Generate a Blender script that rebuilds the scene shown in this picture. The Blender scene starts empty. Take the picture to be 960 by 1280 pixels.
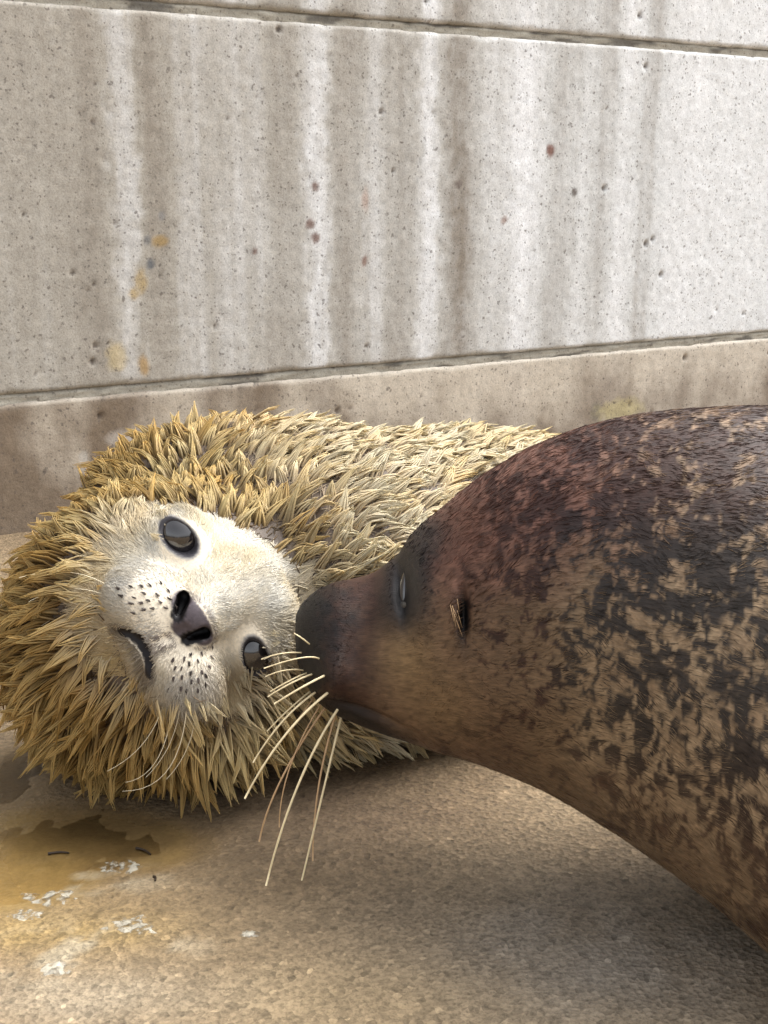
import bpy, math, random
import numpy as np
from mathutils import Vector
from mathutils.bvhtree import BVHTree

rng = np.random.default_rng(7)
random.seed(7)
SC = bpy.context.scene
COL = SC.collection

# ------------------------------------------------------------------ camera
FPX = 1500.0                     # focal length in pixels of the 960x1280 photograph
PITCH = math.atan(406.0 / FPX)
CAMH = 0.438
cam_d = bpy.data.cameras.new('camera')
cam_d.sensor_fit = 'VERTICAL'
cam_d.sensor_height = 36.0
cam_d.sensor_width = 27.0
cam_d.lens = 36.0 * FPX / 1280.0
cam_d.clip_start = 0.02
cam_d.clip_end = 500
cam = bpy.data.objects.new('camera', cam_d)
COL.objects.link(cam)
cam.location = (0, 0, CAMH)
cam.rotation_euler = (math.pi / 2 - PITCH, 0, 0)
SC.camera = cam

# ------------------------------------------------------------------ light (overcast day)
SUN_EL, SUN_AZ = math.radians(58), math.radians(62)    # azimuth measured from +Y towards +X
w = bpy.data.worlds.new('World')
SC.world = w
w.use_nodes = True
nt = w.node_tree
nt.nodes.clear()
sky = nt.nodes.new('ShaderNodeTexSky')
sky.sky_type = 'NISHITA'
sky.sun_disc = False
sky.sun_elevation = SUN_EL
sky.sun_rotation = SUN_AZ
sky.dust_density = 5.0
sky.air_density = 1.0
hs = nt.nodes.new('ShaderNodeHueSaturation')
hs.inputs['Saturation'].default_value = 0.20
bg = nt.nodes.new('ShaderNodeBackground')
bg.inputs['Strength'].default_value = 0.15
wo = nt.nodes.new('ShaderNodeOutputWorld')
nt.links.new(sky.outputs[0], hs.inputs['Color'])
nt.links.new(hs.outputs[0], bg.inputs[0])
nt.links.new(bg.outputs[0], wo.inputs[0])
sd = bpy.data.lights.new('sun', 'SUN')
sd.energy = 0.9
sd.angle = math.radians(50)
sd.color = (1.0, 0.985, 0.96)
sun = bpy.data.objects.new('sun', sd)
COL.objects.link(sun)
sv = Vector((math.sin(SUN_AZ) * math.cos(SUN_EL), math.cos(SUN_AZ) * math.cos(SUN_EL), math.sin(SUN_EL)))
sun.rotation_euler = sv.to_track_quat('Z', 'Y').to_euler()
sun.location = (0, 0, 4)
SC.view_settings.view_transform = 'Standard'
SC.view_settings.look = 'None'
SC.view_settings.gamma = 1.0
SC.view_settings.exposure = 1.36
SC.cycles.max_bounces = 8
SC.cycles.diffuse_bounces = 4

# ------------------------------------------------------------------ helpers
CP, SP = math.cos(PITCH), math.sin(PITCH)
R_ = np.array([1.0, 0, 0]); F_ = np.array([0, CP, -SP]); U_ = np.array([0, SP, CP])
CAM = np.array([0, 0, CAMH])


def ray(u, v):
    return F_ + (u - 480.0) / FPX * R_ - (v - 640.0) / FPX * U_


def at(u, v, d):
    return CAM + ray(u, v) * d


def on_ground(u, v, z=0.0):
    r = ray(u, v)
    return CAM + r * ((z - CAMH) / r[2])


def lin(*c):
    c = np.array(c, float) / 255.0
    return np.where(c <= 0.04045, c / 12.92, ((c + 0.055) / 1.055) ** 2.4)


def unit(v):
    return v / np.maximum(np.linalg.norm(v, axis=-1, keepdims=True), 1e-9)


def sstep(a, b, x):
    t = np.clip((x - a) / (b - a), 0, 1)
    return t * t * (3 - 2 * t)


def mixc(a, b, t):
    t = np.asarray(t)[..., None]
    return a * (1 - t) + b * t


def _hash(ix, iy, iz, seed):
    h = (ix * 374761393 + iy * 668265263 + iz * 1274126177 + seed * 974711) & 0x7fffffff
    h = ((h ^ (h >> 13)) * 1103515245) & 0x7fffffff
    h = ((h ^ (h >> 16)) * 668265263) & 0x7fffffff
    return (h & 0xffff) / 65535.0


def noise(p, seed=0):
    """gradient noise, about 0..1, at points p (n,2|3)"""
    p = np.asarray(p, float)
    if p.shape[-1] == 2:
        p = np.concatenate([p, np.full(p.shape[:-1] + (1,), 0.37)], -1)
    i = np.floor(p).astype(np.int64)
    f = p - i
    s_ = f * f * f * (f * (f * 6 - 15) + 10)
    r = 0
    for dx in (0, 1):
        wx = s_[..., 0] if dx else 1 - s_[..., 0]
        for dy in (0, 1):
            wy = s_[..., 1] if dy else 1 - s_[..., 1]
            for dz in (0, 1):
                wz = s_[..., 2] if dz else 1 - s_[..., 2]
                h = _hash(i[..., 0] + dx, i[..., 1] + dy, i[..., 2] + dz, seed)
                h2 = _hash(i[..., 0] + dx, i[..., 1] + dy, i[..., 2] + dz, seed + 91)
                cz = h2 * 2 - 1
                sz = np.sqrt(1 - cz * cz)
                gd = sz * np.cos(h * 6.2832) * (f[..., 0] - dx) + sz * np.sin(h * 6.2832) * (f[..., 1] - dy) + cz * (f[..., 2] - dz)
                r = r + wx * wy * wz * gd
    return np.clip(0.5 + r * 0.95, 0, 1)


RM = np.array([[0.36, 0.80, -0.48], [-0.80, 0.52, 0.29], [0.48, 0.29, 0.83]])


def fbm(p, oct=4, seed=0):
    p = np.asarray(p, float)
    if p.shape[-1] == 2:
        p = np.concatenate([p, np.full(p.shape[:-1] + (1,), 0.37)], -1)
    r = 0
    a = 0.5
    tot = 0
    for o in range(oct):
        r = r + a * (noise(p * 2 ** o + 17.3 * o, seed + o) - 0.5)
        tot += a
        a *= 0.5
        p = p @ RM if o == 0 else p
    return np.clip(0.5 + 1.25 * r / tot, 0, 1)


def link(name, me, parent=None, mat=None):
    o = bpy.data.objects.new(name, me)
    COL.objects.link(o)
    if mat:
        me.materials.append(mat)
    if parent:
        o.parent = parent
    return o


def mesh(name, V, faces, smooth=True, col=None, attrs=None):
    """faces: list of index arrays, each (n,3) or (n,4)"""
    me = bpy.data.meshes.new(name)
    if not isinstance(faces, (list, tuple)):
        faces = [faces]
    faces = [np.asarray(f, np.int32) for f in faces if len(f)]
    V = np.asarray(V, np.float32)
    me.vertices.add(len(V))
    me.vertices.foreach_set('co', V.ravel())
    loops = np.concatenate([f.ravel() for f in faces])
    tot = np.concatenate([np.full(len(f), f.shape[1], np.int32) for f in faces])
    start = np.concatenate([[0], np.cumsum(tot)[:-1]]).astype(np.int32)
    me.loops.add(len(loops))
    me.loops.foreach_set('vertex_index', loops)
    me.polygons.add(len(tot))
    me.polygons.foreach_set('loop_start', start)
    me.polygons.foreach_set('use_smooth', np.full(len(tot), smooth, bool))
    me.update(calc_edges=True)
    if col is not None:
        a = me.color_attributes.new('pigment', 'FLOAT_COLOR', 'POINT')
        c = np.ones((len(V), 4), np.float32)
        c[:, :3] = np.clip(col, 0.0, 1.0)
        a.data.foreach_set('color', c.ravel())
    for k, val in (attrs or {}).items():
        val = np.asarray(val, np.float32)
        a = me.attributes.new(k, 'FLOAT' if val.ndim == 1 else 'FLOAT_VECTOR', 'POINT')
        a.data.foreach_set('value' if val.ndim == 1 else 'vector', val.ravel())
    return me


def grid_faces(n, m, wrap=False):
    i, j = np.meshgrid(np.arange(n - 1), np.arange(m if wrap else m - 1), indexing='ij')
    j2 = (j + 1) % m
    return np.stack([i * m + j, (i + 1) * m + j, (i + 1) * m + j2, i * m + j2], -1).reshape(-1, 4)


def thing(name, label, cat, loc=(0, 0, 0), group=None):
    o = bpy.data.objects.new(name, None)
    COL.objects.link(o)
    o.empty_display_size = 0.05
    o['label'] = label
    o['category'] = cat
    if group:
        o['group'] = group
    return o


# ------------------------------------------------------------------ material helpers
def cap_albedo(c, m=0.86):
    """keep the hue when a varied pigment would pass m"""
    return c * np.minimum(1.0, m / np.maximum(c.max(-1, keepdims=True), 1e-6))


class Mat:
    def __init__(self, name):
        self.m = bpy.data.materials.new(name)
        self.m.use_nodes = True
        self.t = self.m.node_tree
        self.b = self.t.nodes['Principled BSDF']

    def n(self, kind, **kw):
        nd = self.t.nodes.new('ShaderNode' + kind)
        for k, v in kw.items():
            if k in nd.inputs:
                nd.inputs[k].default_value = v
            else:
                setattr(nd, k, v)
        return nd

    def l(self, a, b):
        self.t.links.new(a, b)

    def set(self, **kw):
        for k, v in kw.items():
            self.b.inputs[k.replace('_', ' ')].default_value = v

    def mul(self, cola, fac, amt=1.0):
        mx = self.n('MixRGB', blend_type='MULTIPLY')
        mx.inputs[0].default_value = amt
        self.l(cola, mx.inputs[1])
        self.l(fac, mx.inputs[2])
        return mx.outputs[0]

    def ramp(self, fac, stops):
        r = self.n('ValToRGB')
        e = r.color_ramp.elements
        while len(e) < len(stops):
            e.new(0.5)
        for el, (p, c) in zip(e, stops):
            el.position = p
            el.color = (c, c, c, 1) if np.isscalar(c) else (*c, 1)
        self.l(fac, r.inputs[0])
        return r.outputs[0]


def mat_wall():
    M = Mat('weathered_concrete')
    at_ = M.n('Attribute', attribute_name='pigment')
    tc = M.n('TexCoord')
    n1 = M.n('TexNoise', Scale=420.0, Detail=5.0, Roughness=0.7)
    M.l(tc.outputs['Object'], n1.inputs['Vector'])
    n2 = M.n('TexNoise', Scale=90.0, Detail=4.0, Roughness=0.65)
    M.l(tc.outputs['Object'], n2.inputs['Vector'])
    c = M.mul(at_.outputs['Color'], M.ramp(n1.outputs[0], [(0.3, 0.72), (0.5, 1.0), (0.7, 1.12)]))
    c = M.mul(c, M.ramp(n2.outputs[0], [(0.3, 0.86), (0.55, 1.0), (0.75, 1.08)]))
    # grit specks, and small air holes whose dark hollows are only colour
    for scl, lo, thr in ((120.0, 0.30, 0.80), (60.0, 0.20, 0.84), (210.0, 0.34, 0.72)):
        vo = M.n('TexVoronoi', Scale=scl)
        dn = M.n('TexNoise', Scale=scl * 2.2, Detail=2.0)
        M.l(tc.outputs['Object'], dn.inputs['Vector'])
        mv = M.n('VectorMath', operation='MULTIPLY_ADD')
        M.l(dn.outputs['Color'], mv.inputs[0])
        mv.inputs[1].default_value = (0.9 / scl,) * 3
        M.l(tc.outputs['Object'], mv.inputs[2])
        M.l(mv.outputs[0], vo.inputs['Vector'])
        near = M.ramp(vo.outputs['Distance'], [(lo * 0.55, 1.0), (lo, 0.0)])
        sepc = M.n('SeparateColor')
        M.l(vo.outputs['Color'], sepc.inputs[0])
        pick = M.ramp(sepc.outputs[0], [(thr, 0.0), (thr + 0.05, 1.0)])
        mm = M.n('Math', operation='MULTIPLY')
        M.l(near, mm.inputs[0]); M.l(pick, mm.inputs[1])
        m3 = M.n('Math', operation='MULTIPLY')
        M.l(mm.outputs[0], m3.inputs[0]); m3.inputs[1].default_value = 0.62
        mxx = M.n('MixRGB', blend_type='MIX')
        M.l(m3.outputs[0], mxx.inputs[0]); M.l(c, mxx.inputs[1])
        mxx.inputs[2].default_value = (*lin(92, 84, 78), 1)
        c = mxx.outputs[0]
    M.l(c, M.b.inputs['Base Color'])
    M.set(Roughness=0.88)
    M.b.inputs['Specular IOR Level'].default_value = 0.25
    bp = M.n('Bump', Strength=0.5, Distance=0.0012)
    M.l(n1.outputs[0], bp.inputs['Height'])
    bp2 = M.n('Bump', Strength=0.22, Distance=0.003)
    M.l(n2.outputs[0], bp2.inputs['Height'])
    M.l(bp.outputs[0], bp2.inputs['Normal'])
    M.l(bp2.outputs[0], M.b.inputs['Normal'])
    return M.m


def mat_ground():
    M = Mat('gritty_wet_concrete')
    at_ = M.n('Attribute', attribute_name='pigment')
    wet = M.n('Attribute', attribute_name='wet')
    tc = M.n('TexCoord')
    n1 = M.n('TexNoise', Scale=330.0, Detail=4.0, Roughness=0.72)
    M.l(tc.outputs['Object'], n1.inputs['Vector'])
    n2 = M.n('TexNoise', Scale=60.0, Detail=5.0, Roughness=0.6)
    M.l(tc.outputs['Object'], n2.inputs['Vector'])
    vo = M.n('TexVoronoi', Scale=260.0)
    M.l(tc.outputs['Object'], vo.inputs['Vector'])
    grain = M.ramp(vo.outputs['Color'], [(0.0, 0.55), (0.25, 0.84), (0.6, 1.02), (0.88, 1.16), (1.0, 1.9)])
    g2 = M.ramp(n1.outputs[0], [(0.33, 0.55), (0.5, 1.0), (0.66, 1.25)])
    sub = M.n('Math', operation='MULTIPLY_ADD')
    M.l(wet.outputs['Fac'], sub.inputs[0])
    sub.inputs[1].default_value = -0.75
    sub.inputs[2].default_value = 0.95
    mx = M.n('MixRGB', blend_type='MULTIPLY')
    M.l(sub.outputs[0], mx.inputs[0])
    M.l(at_.outputs['Color'], mx.inputs[1])
    M.l(grain, mx.inputs[2])
    mx2 = M.n('MixRGB', blend_type='MULTIPLY')
    M.l(sub.outputs[0], mx2.inputs[0])
    M.l(mx.outputs[0], mx2.inputs[1])
    M.l(g2, mx2.inputs[2])
    c = M.mul(mx2.outputs[0], M.ramp(n2.outputs[0], [(0.3, 0.84), (0.55, 1.0), (0.75, 1.08)]))
    M.l(c, M.b.inputs['Base Color'])
    rr = M.n('MapRange')
    M.l(wet.outputs['Fac'], rr.inputs['Value'])
    rr.inputs['To Min'].default_value = 0.8
    rr.inputs['To Max'].default_value = 0.24
    M.l(rr.outputs[0], M.b.inputs['Roughness'])
    M.b.inputs['Specular IOR Level'].default_value = 0.35
    bp = M.n('Bump', Strength=0.75, Distance=0.0016)
    M.l(sub.outputs[0], bp.inputs['Strength'])
    M.l(n1.outputs[0], bp.inputs['Height'])
    bp2 = M.n('Bump', Strength=0.5, Distance=0.0012)
    M.l(vo.outputs['Distance'], bp2.inputs['Height'])
    M.l(bp.outputs[0], bp2.inputs['Normal'])
    M.l(sub.outputs[0], bp2.inputs['Strength'])
    M.l(bp2.outputs[0], M.b.inputs['Normal'])
    return M.m


def mat_hair(name, rough=0.42, spec=0.45, trans=0.25):
    M = Mat(name)
    at_ = M.n('Attribute', attribute_name='pigment')
    M.l(at_.outputs['Color'], M.b.inputs['Base Color'])
    M.set(Roughness=rough)
    M.b.inputs['Specular IOR Level'].default_value = spec
    tr = M.n('BsdfTranslucent')
    M.l(at_.outputs['Color'], tr.inputs[0])
    mx = M.n('MixShader')
    mx.inputs[0].default_value = trans
    M.l(M.b.outputs[0], mx.inputs[1])
    M.l(tr.outputs[0], mx.inputs[2])
    M.l(mx.outputs[0], M.t.nodes['Material Output'].inputs[0])
    return M.m


def mat_skin(name, rough=0.5, spec=0.4, scale=500.0, bump=0.3):
    M = Mat(name)
    at_ = M.n('Attribute', attribute_name='pigment')
    tc = M.n('TexCoord')
    n1 = M.n('TexNoise', Scale=scale, Detail=4.0, Roughness=0.6)
    M.l(tc.outputs['Object'], n1.inputs['Vector'])
    M.l(M.mul(at_.outputs['Color'], M.ramp(n1.outputs[0], [(0.3, 0.8), (0.7, 1.12)])), M.b.inputs['Base Color'])
    M.set(Roughness=rough)
    M.b.inputs['Specular IOR Level'].default_value = spec
    bp = M.n('Bump', Strength=bump, Distance=0.0008)
    M.l(n1.outputs[0], bp.inputs['Height'])
    M.l(bp.outputs[0], M.b.inputs['Normal'])
    return M.m


def mat_plain(name, col, rough=0.5, spec=0.5, scale=300.0, vary=0.2, coat=0.0):
    M = Mat(name)
    tc = M.n('TexCoord')
    n1 = M.n('TexNoise', Scale=scale, Detail=3.0)
    M.l(tc.outputs['Object'], n1.inputs['Vector'])
    c0 = np.array(col) * (1 - vary)
    c1 = np.minimum(np.array(col) * (1 + vary), 1)
    M.l(M.ramp(n1.outputs[0], [(0.3, tuple(c0)), (0.7, tuple(c1))]), M.b.inputs['Base Color'])
    M.set(Roughness=rough)
    M.b.inputs['Specular IOR Level'].default_value = spec
    M.b.inputs['Coat Weight'].default_value = coat
    M.b.inputs['Coat Roughness'].default_value = 0.03
    return M.m


def mat_water():
    M = Mat('amber_puddle_water')
    t = M.t
    tr = M.n('BsdfTransparent')
    tr.inputs[0].default_value = (0.985, 0.97, 0.93, 1)
    gl = M.n('BsdfGlossy', Roughness=0.22)
    fr = M.n('Fresnel', IOR=1.33)
    tc = M.n('TexCoord')
    n1 = M.n('TexNoise', Scale=60.0, Detail=2.0)
    M.l(tc.outputs['Object'], n1.inputs['Vector'])
    bp = M.n('Bump', Strength=0.25, Distance=0.0015)
    M.l(n1.outputs[0], bp.inputs['Height'])
    M.l(bp.outputs[0], gl.inputs['Normal'])
    mx = M.n('MixShader')
    M.l(fr.outputs[0], mx.inputs[0])
    M.l(tr.outputs[0], mx.inputs[1])
    M.l(gl.outputs[0], mx.inputs[2])
    M.l(mx.outputs[0], t.nodes['Material Output'].inputs[0])
    return M.m


# ================================================================== WALL
wall_dir = unit(np.array([1.765, CP + 0.2707 * SP, 0.0]))
wall_out = np.array([wall_dir[1], -wall_dir[0], 0.0])        # towards the camera
W0 = on_ground(0, 670)


def wall_hit(u, v):
    r = ray(u, v)
    t = np.dot(wall_out, W0 - CAM) / np.dot(wall_out, r)
    p = CAM + r * t
    return np.dot(p - W0, wall_dir), p[2]


Z1 = wall_hit(0, 500)[1]
Z2 = wall_hit(0, -8)[1]
PH = Z2 - Z1
M_WALL = mat_wall()
wall = thing('concrete_wall', 'pale streaked concrete wall of wide stacked panels behind both seals', 'wall')


def wall_colour(s, z):
    """albedo of the concrete at s metres along, z metres up"""
    n = len(s)
    P = np.stack([s, z], -1)
    base = mixc(lin(176, 170, 159), lin(222, 224, 224), sstep(0.1, 1.4, s + 0.25 * (fbm(P * 3, 3, 5) - 0.5)))
    # run-off streaks, brushed downwards by the rain
    streak = np.zeros(n)
    wob = 0.014 * (fbm(P * np.array([4, 5]), 2, 21) - 0.5) + 0.018 * (fbm(P * np.array([90, 45]), 2, 22) - 0.5)
    zt = np.linspace(-0.1, 2.0, 200)
    for u, wpx, a in [(70, 26, -0.05), (112, 16, -0.30), (160, 12, 0.34), (192, 11, -0.36), (235, 18, 0.22), (300, 24, 0.18), (352, 14, -0.24),
                      (397, 11, 0.50), (430, 12, -0.36), (468, 10, 0.20), (500, 13, -0.40), (537, 10, 0.62), (572, 14, -0.62),
                      (612, 10, 0.18), (655, 13, 0.60), (700, 16, -0.28), (725, 8, 0.22), (748, 12, -0.22), (777, 10, 0.55), (806, 12, -0.36),
                      (850, 22, 0.45), (905, 24, 0.30), (960, 30, 0.2), (1030, 20, -0.3), (1100, 30, 0.4), (-60, 20, -0.3), (-130, 26, 0.3), (-220, 30, -0.25)]:
        s0 = wall_hit(u, 250)[0]
        wd = wall_hit(u + wpx * 1.5, 250)[0] - s0
        a = a * (1.0 if a > 0 else 0.9)
        ph = np.interp(z, zt, 0.65 + 0.7 * fbm(np.stack([zt * 5 + u, zt * 0 + u], -1), 2, 33))
        streak += a * ph * np.exp(-((s + wob - s0) / wd) ** 2)
    streak += 0.34 * (fbm(P * np.array([60, 1.6]), 3, 41) - 0.5)
    streak += 0.30 * (fbm(P * np.array([14, 2.2]), 4, 42) - 0.5)
    streak = streak * (0.65 + 0.7 * fbm(P * np.array([70, 50]), 3, 44)) + 0.10 * (fbm(P * 150, 2, 45) - 0.5)
    c = mixc(base, lin(240, 241, 242), np.clip(streak * 1.25, 0, 1))
    c = mixc(c, lin(140, 130, 117), np.clip(-streak * 1.25, 0, 0.95))
    # fine sand texture
    c = c * (0.93 + 0.14 * fbm(P * 160, 2, 51))[:, None]
    # lower course: damp brown
    lowm = sstep(Z1 + 0.004, Z1 - 0.004, z)
    brown = mixc(lin(124, 108, 90), lin(200, 189, 172), np.clip(1.5 * (fbm(P * np.array([14, 7]), 4, 61) - 0.36) + sstep(0.02, Z1, z) * 0.8 * sstep(0.25, 0.7, s) + 0.18 * np.clip(streak, -1, 1), 0, 1))
    brown = mixc(brown, lin(150, 118, 92), 0.75 * sstep(1.2, 2.0, s) * sstep(Z1, 0.02, z))
    c = mixc(c, brown, lowm * 0.92)
    # ochre and rust stains
    for u, v, ru, rv, colr, a in [(200, 301, 11, 8, (170, 142, 92), .8), (176, 352, 9, 16, (182, 156, 104), .7), (167, 368, 6, 8, (182, 150, 80), .6), (146, 446, 13, 20, (200, 180, 134), .6),
                                  (180, 458, 7, 14, (172, 138, 84), .75), (188, 330, 6, 8, (108, 110, 112), .95), (184, 300, 5, 7, (120, 120, 120), .8), (202, 270, 5, 7, (140, 138, 136), .8),
                                  (688, 188, 6, 9, (124, 84, 70), .9), (394, 233, 5, 7, (124, 96, 84), .85), (388, 280, 6, 7, (118, 90, 78), .85), (395, 297, 6, 7, (122, 92, 80), .85), (318, 314, 4, 5, (120, 96, 86), .85),
                                  (457, 250, 5, 14, (170, 140, 122), .6), (456, 326, 4, 7, (140, 110, 96), .8), (630, 275, 4, 5, (150, 116, 100), .7), (573, 230, 5, 6, (120, 108, 100), .8), (718, 240, 4, 6, (100, 90, 84), .9),
                                  (745, 515, 8, 14, (128, 122, 108), .7), (775, 512, 30, 14, (188, 176, 128), .6), (105, 575, 7, 14, (196, 190, 180), .7), (150, 548, 20, 10, (196, 188, 178), .6)]:
        s0, z0 = wall_hit(u, v)
        ds = wall_hit(u + ru, v)[0] - s0
        dz = abs(wall_hit(u, v + rv)[1] - z0)
        q = ((s - s0) / ds) ** 2 + ((z - z0) / dz) ** 2
        m = np.clip(1.35 - q * (0.6 + 0.9 * noise(P * 120, 71)), 0, 1)
        c = mixc(c, lin(*colr), m * a)
    return np.clip(c, 0.01, 0.9)


# air holes: a shared list of pits (s, z, radius)
pits = []
r2 = np.random.default_rng(3)
for k in range(230):
    s0 = r2.uniform(-0.5, 2.6)
    dens = 1.0 if s0 < 0.75 else 0.42
    if r2.random() > dens:
        continue
    pits.append((s0, r2.uniform(0.0, Z2 + 0.14), 0.0016 + 0.0026 * r2.random() ** 2.5))
pits = np.array(pits)


def panel(z0, z1, seed, hi=True):
    if hi:
        sx = np.concatenate([np.linspace(-8, -0.6, 24), np.arange(-0.55, 2.3, 0.0036), np.linspace(2.4, 14, 30)])
        dzz = 0.0036
    else:
        sx = np.concatenate([np.linspace(-8, 14, 220)])
        dzz = 0.012
    zz = np.linspace(z0, z1, max(8, int((z1 - z0) / dzz)))
    S, Z = np.meshgrid(sx, zz, indexing='ij')
    s, z = S.ravel(), Z.ravel()
    P = np.stack([s, z], -1)
    col = wall_colour(s, z)
    # relief: 0 is the face, negative goes into the wall
    chip = 0.0035 + 0.009 * np.clip(fbm(P * np.array([22, 0.01]), 4, seed) - 0.45, 0, 1) * 2
    dist_e = np.minimum(z - z0, z1 - z)
    h = -0.007 * np.clip(1 - dist_e / chip, 0, 1) ** 2.0
    h += 0.0022 * (fbm(P * 9, 3, seed + 3) - 0.5) + 0.0012 * (fbm(P * 70, 3, seed + 4) - 0.5)
    if hi:
        near = pits[(pits[:, 1] > z0 - 0.01) & (pits[:, 1] < z1 + 0.01)]
        G = (len(sx), len(zz))
        hh = h.reshape(G)
        cc = col.reshape(G + (3,))
        for (ps, pz, pr) in near:
            i0, i1 = np.searchsorted(sx, [ps - 2.2 * pr, ps + 2.2 * pr])
            j0, j1 = np.searchsorted(zz, [pz - 2.2 * pr, pz + 2.2 * pr])
            i0 -= 1; i1 += 1; j0 = max(j0 - 1, 0); j1 += 1
            sub = (slice(i0, i1), slice(j0, j1))
            q = (((S[sub] - ps) / pr) ** 2 + ((Z[sub] - pz) / pr / 1.15) ** 2)
            m = np.exp(-q ** 1.6 * 0.8)
            hh[sub] -= 1.5 * pr * m
            cc[sub] = mixc(cc[sub], lin(104, 92, 82), m * 0.85)  # the pit's dark hollow is put into the colour as well
        h = hh.ravel()
        col = cc.reshape(-1, 3)
    # highlight on the arris, painted along the top edge of each panel
    ar = np.exp(-((z1 - z) / 0.006) ** 2) * (0.4 + 0.6 * noise(P * 30, 9))
    col = mixc(col, lin(226, 220, 208), ar * 0.45)
    ar = np.exp(-((z - z0) / 0.006) ** 2) * sstep(0.4, 0.7, fbm(P * np.array([18, 40]), 3, 19))
    col = mixc(col, lin(150, 146, 134), ar * 0.7)
    V = W0 + s[:, None] * wall_dir + h[:, None] * wall_out
    V[:, 2] = z
    n, m = len(sx), len(zz)
    F = [grid_faces(n, m)]
    # returns into the wall along the long edges, then a back
    bot = np.arange(n) * m
    top = bot + m - 1
    base = len(V)
    back = np.concatenate([V[bot], V[top]]) - wall_out * 0.15
    V = np.concatenate([V, back])
    col = np.concatenate([col, col[bot], col[top]])
    i = np.arange(n - 1)
    F.append(np.stack([bot[i], base + i, base + i + 1, bot[i + 1]], -1))
    F.append(np.stack([top[i], top[i + 1], base + n + i + 1, base + n + i], -1))
    F.append(np.stack([base + i, base + n + i, base + n + i + 1, base + i + 1], -1))
    o = link('panel', mesh('panel', V, F, True, col), wall, M_WALL)
    return o


GAP = 0.0095
panel(-0.05, Z1 - GAP / 2, 100)
panel(Z1 + GAP / 2, Z2 - GAP / 2, 200)
panel(Z2 + GAP / 2, Z2 + PH, 300)


def joint(zc, seed):
    sx = np.concatenate([np.linspace(-8, -0.6, 12), np.arange(-0.55, 2.7, 0.004), np.linspace(2.8, 14, 12)])
    tt = np.linspace(-0.5, 0.5, 7)
    S, T = np.meshgrid(sx, tt, indexing='ij')
    s, t = S.ravel(), T.ravel()
    P = np.stack([s, t * 0.02], -1)
    h = -0.0035 - 0.004 * (t > 0.3) + 0.005 * (fbm(P * np.array([40, 90]), 3, seed) - 0.5)
    V = W0 + s[:, None] * wall_dir + h[:, None] * wall_out
    V[:, 2] = zc + t * (GAP + 0.006)
    col = mixc(lin(150, 145, 133), lin(178, 172, 158), fbm(P * 40, 3, seed + 1))
    col = mixc(col, lin(88, 84, 78), sstep(0.56, 0.72, fbm(P * np.array([12, 60]), 3, seed + 2)) * 0.8)
    link('mortar_joint', mesh('mortar_joint', V, grid_faces(len(sx), 7), True, col), wall, M_WALL)


joint(Z1, 400)
joint(Z2, 500)

# ================================================================== GROUND
M_GROUND = mat_ground()
gx = np.concatenate([-np.geomspace(40, 0.62, 18), np.arange(-0.6, 0.62, 0.005), np.geomspace(0.65, 40, 18)])
gy = np.concatenate([-np.geomspace(40, 0.4, 14), np.linspace(-0.3, 0.48, 12), np.arange(0.5, 1.62, 0.005), np.geomspace(1.66, 40, 18)])
GX, GY = np.meshgrid(gx, gy, indexing='ij')
x, y = GX.ravel(), GY.ravel()
P = np.stack([x, y], -1)


def gauss_px(u, v, ru, rv, z=0):
    c = on_ground(u, v)
    a = abs(on_ground(u + ru, v)[0] - c[0])
    b = abs(on_ground(u, v + rv)[1] - c[1])
    return np.exp(-((x - c[0]) / a) ** 2 - ((y - c[1]) / b) ** 2)


gz = 0.0035 * (fbm(P * 7, 4, 81) - 0.5) + 0.0012 * (fbm(P * 60, 3, 82) - 0.5)
pudd = np.clip(gauss_px(70, 1045, 130, 60) + 0.9 * gauss_px(20, 1110, 100, 40) + 0.7 * gauss_px(200, 1060, 80, 36) + 0.8 * gauss_px(20, 960, 70, 50), 0, 1.3)
gz = gz - 0.0030 * pudd + 0.0011 + 0.0012 * (fbm(P * 60, 4, 88) - 0.5)
gz = np.where((np.abs(x) < 0.62) & (y > 0.48) & (y < 1.64), gz, 0.0015)
n_lo = fbm(P * 5, 4, 83)
n_md = fbm(P * 22, 4, 84)
gc = mixc(lin(144, 122, 94), lin(174, 152, 120), np.clip(n_lo * 1.8 - 0.45, 0, 1))
gc = mixc(gc, lin(176, 166, 152), 0.8 * np.clip(gauss_px(760, 1190, 230, 110) * (0.6 + 0.8 * n_md), 0, 1))  # paler pigment under the mother, painted in to lift her shadow
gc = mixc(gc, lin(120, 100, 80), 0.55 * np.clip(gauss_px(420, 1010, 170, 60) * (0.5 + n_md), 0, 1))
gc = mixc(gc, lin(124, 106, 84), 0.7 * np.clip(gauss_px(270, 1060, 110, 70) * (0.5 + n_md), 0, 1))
gc = mixc(gc, lin(190, 166, 126), 0.55 * np.clip(gauss_px(420, 1250, 200, 60) * (0.4 + n_md), 0, 1))
pw = sstep(0.22, 0.95, pudd + 0.5 * (n_md - 0.5))
gc = mixc(gc, mixc(lin(140, 114, 74), lin(180, 150, 92), np.clip(gauss_px(20, 1090, 130, 70) + n_md - 0.5, 0, 1)), pw * 0.9)
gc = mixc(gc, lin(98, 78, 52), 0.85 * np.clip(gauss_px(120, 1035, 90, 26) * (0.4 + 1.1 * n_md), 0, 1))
gc = mixc(gc, lin(186, 156, 88), 0.7 * np.clip(gauss_px(60, 1165, 130, 26) * (0.3 + 1.2 * n_md), 0, 1))
scum = np.clip(gauss_px(130, 1180, 110, 26) + gauss_px(110, 1100, 90, 22) + 0.9 * gauss_px(80, 1215, 120, 22), 0, 1)
gc = mixc(gc, lin(206, 196, 172), np.clip(sstep(0.50, 0.66, fbm(P * np.array([26, 40]), 4, 91)) * scum, 0, 1) * 0.75)
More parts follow.
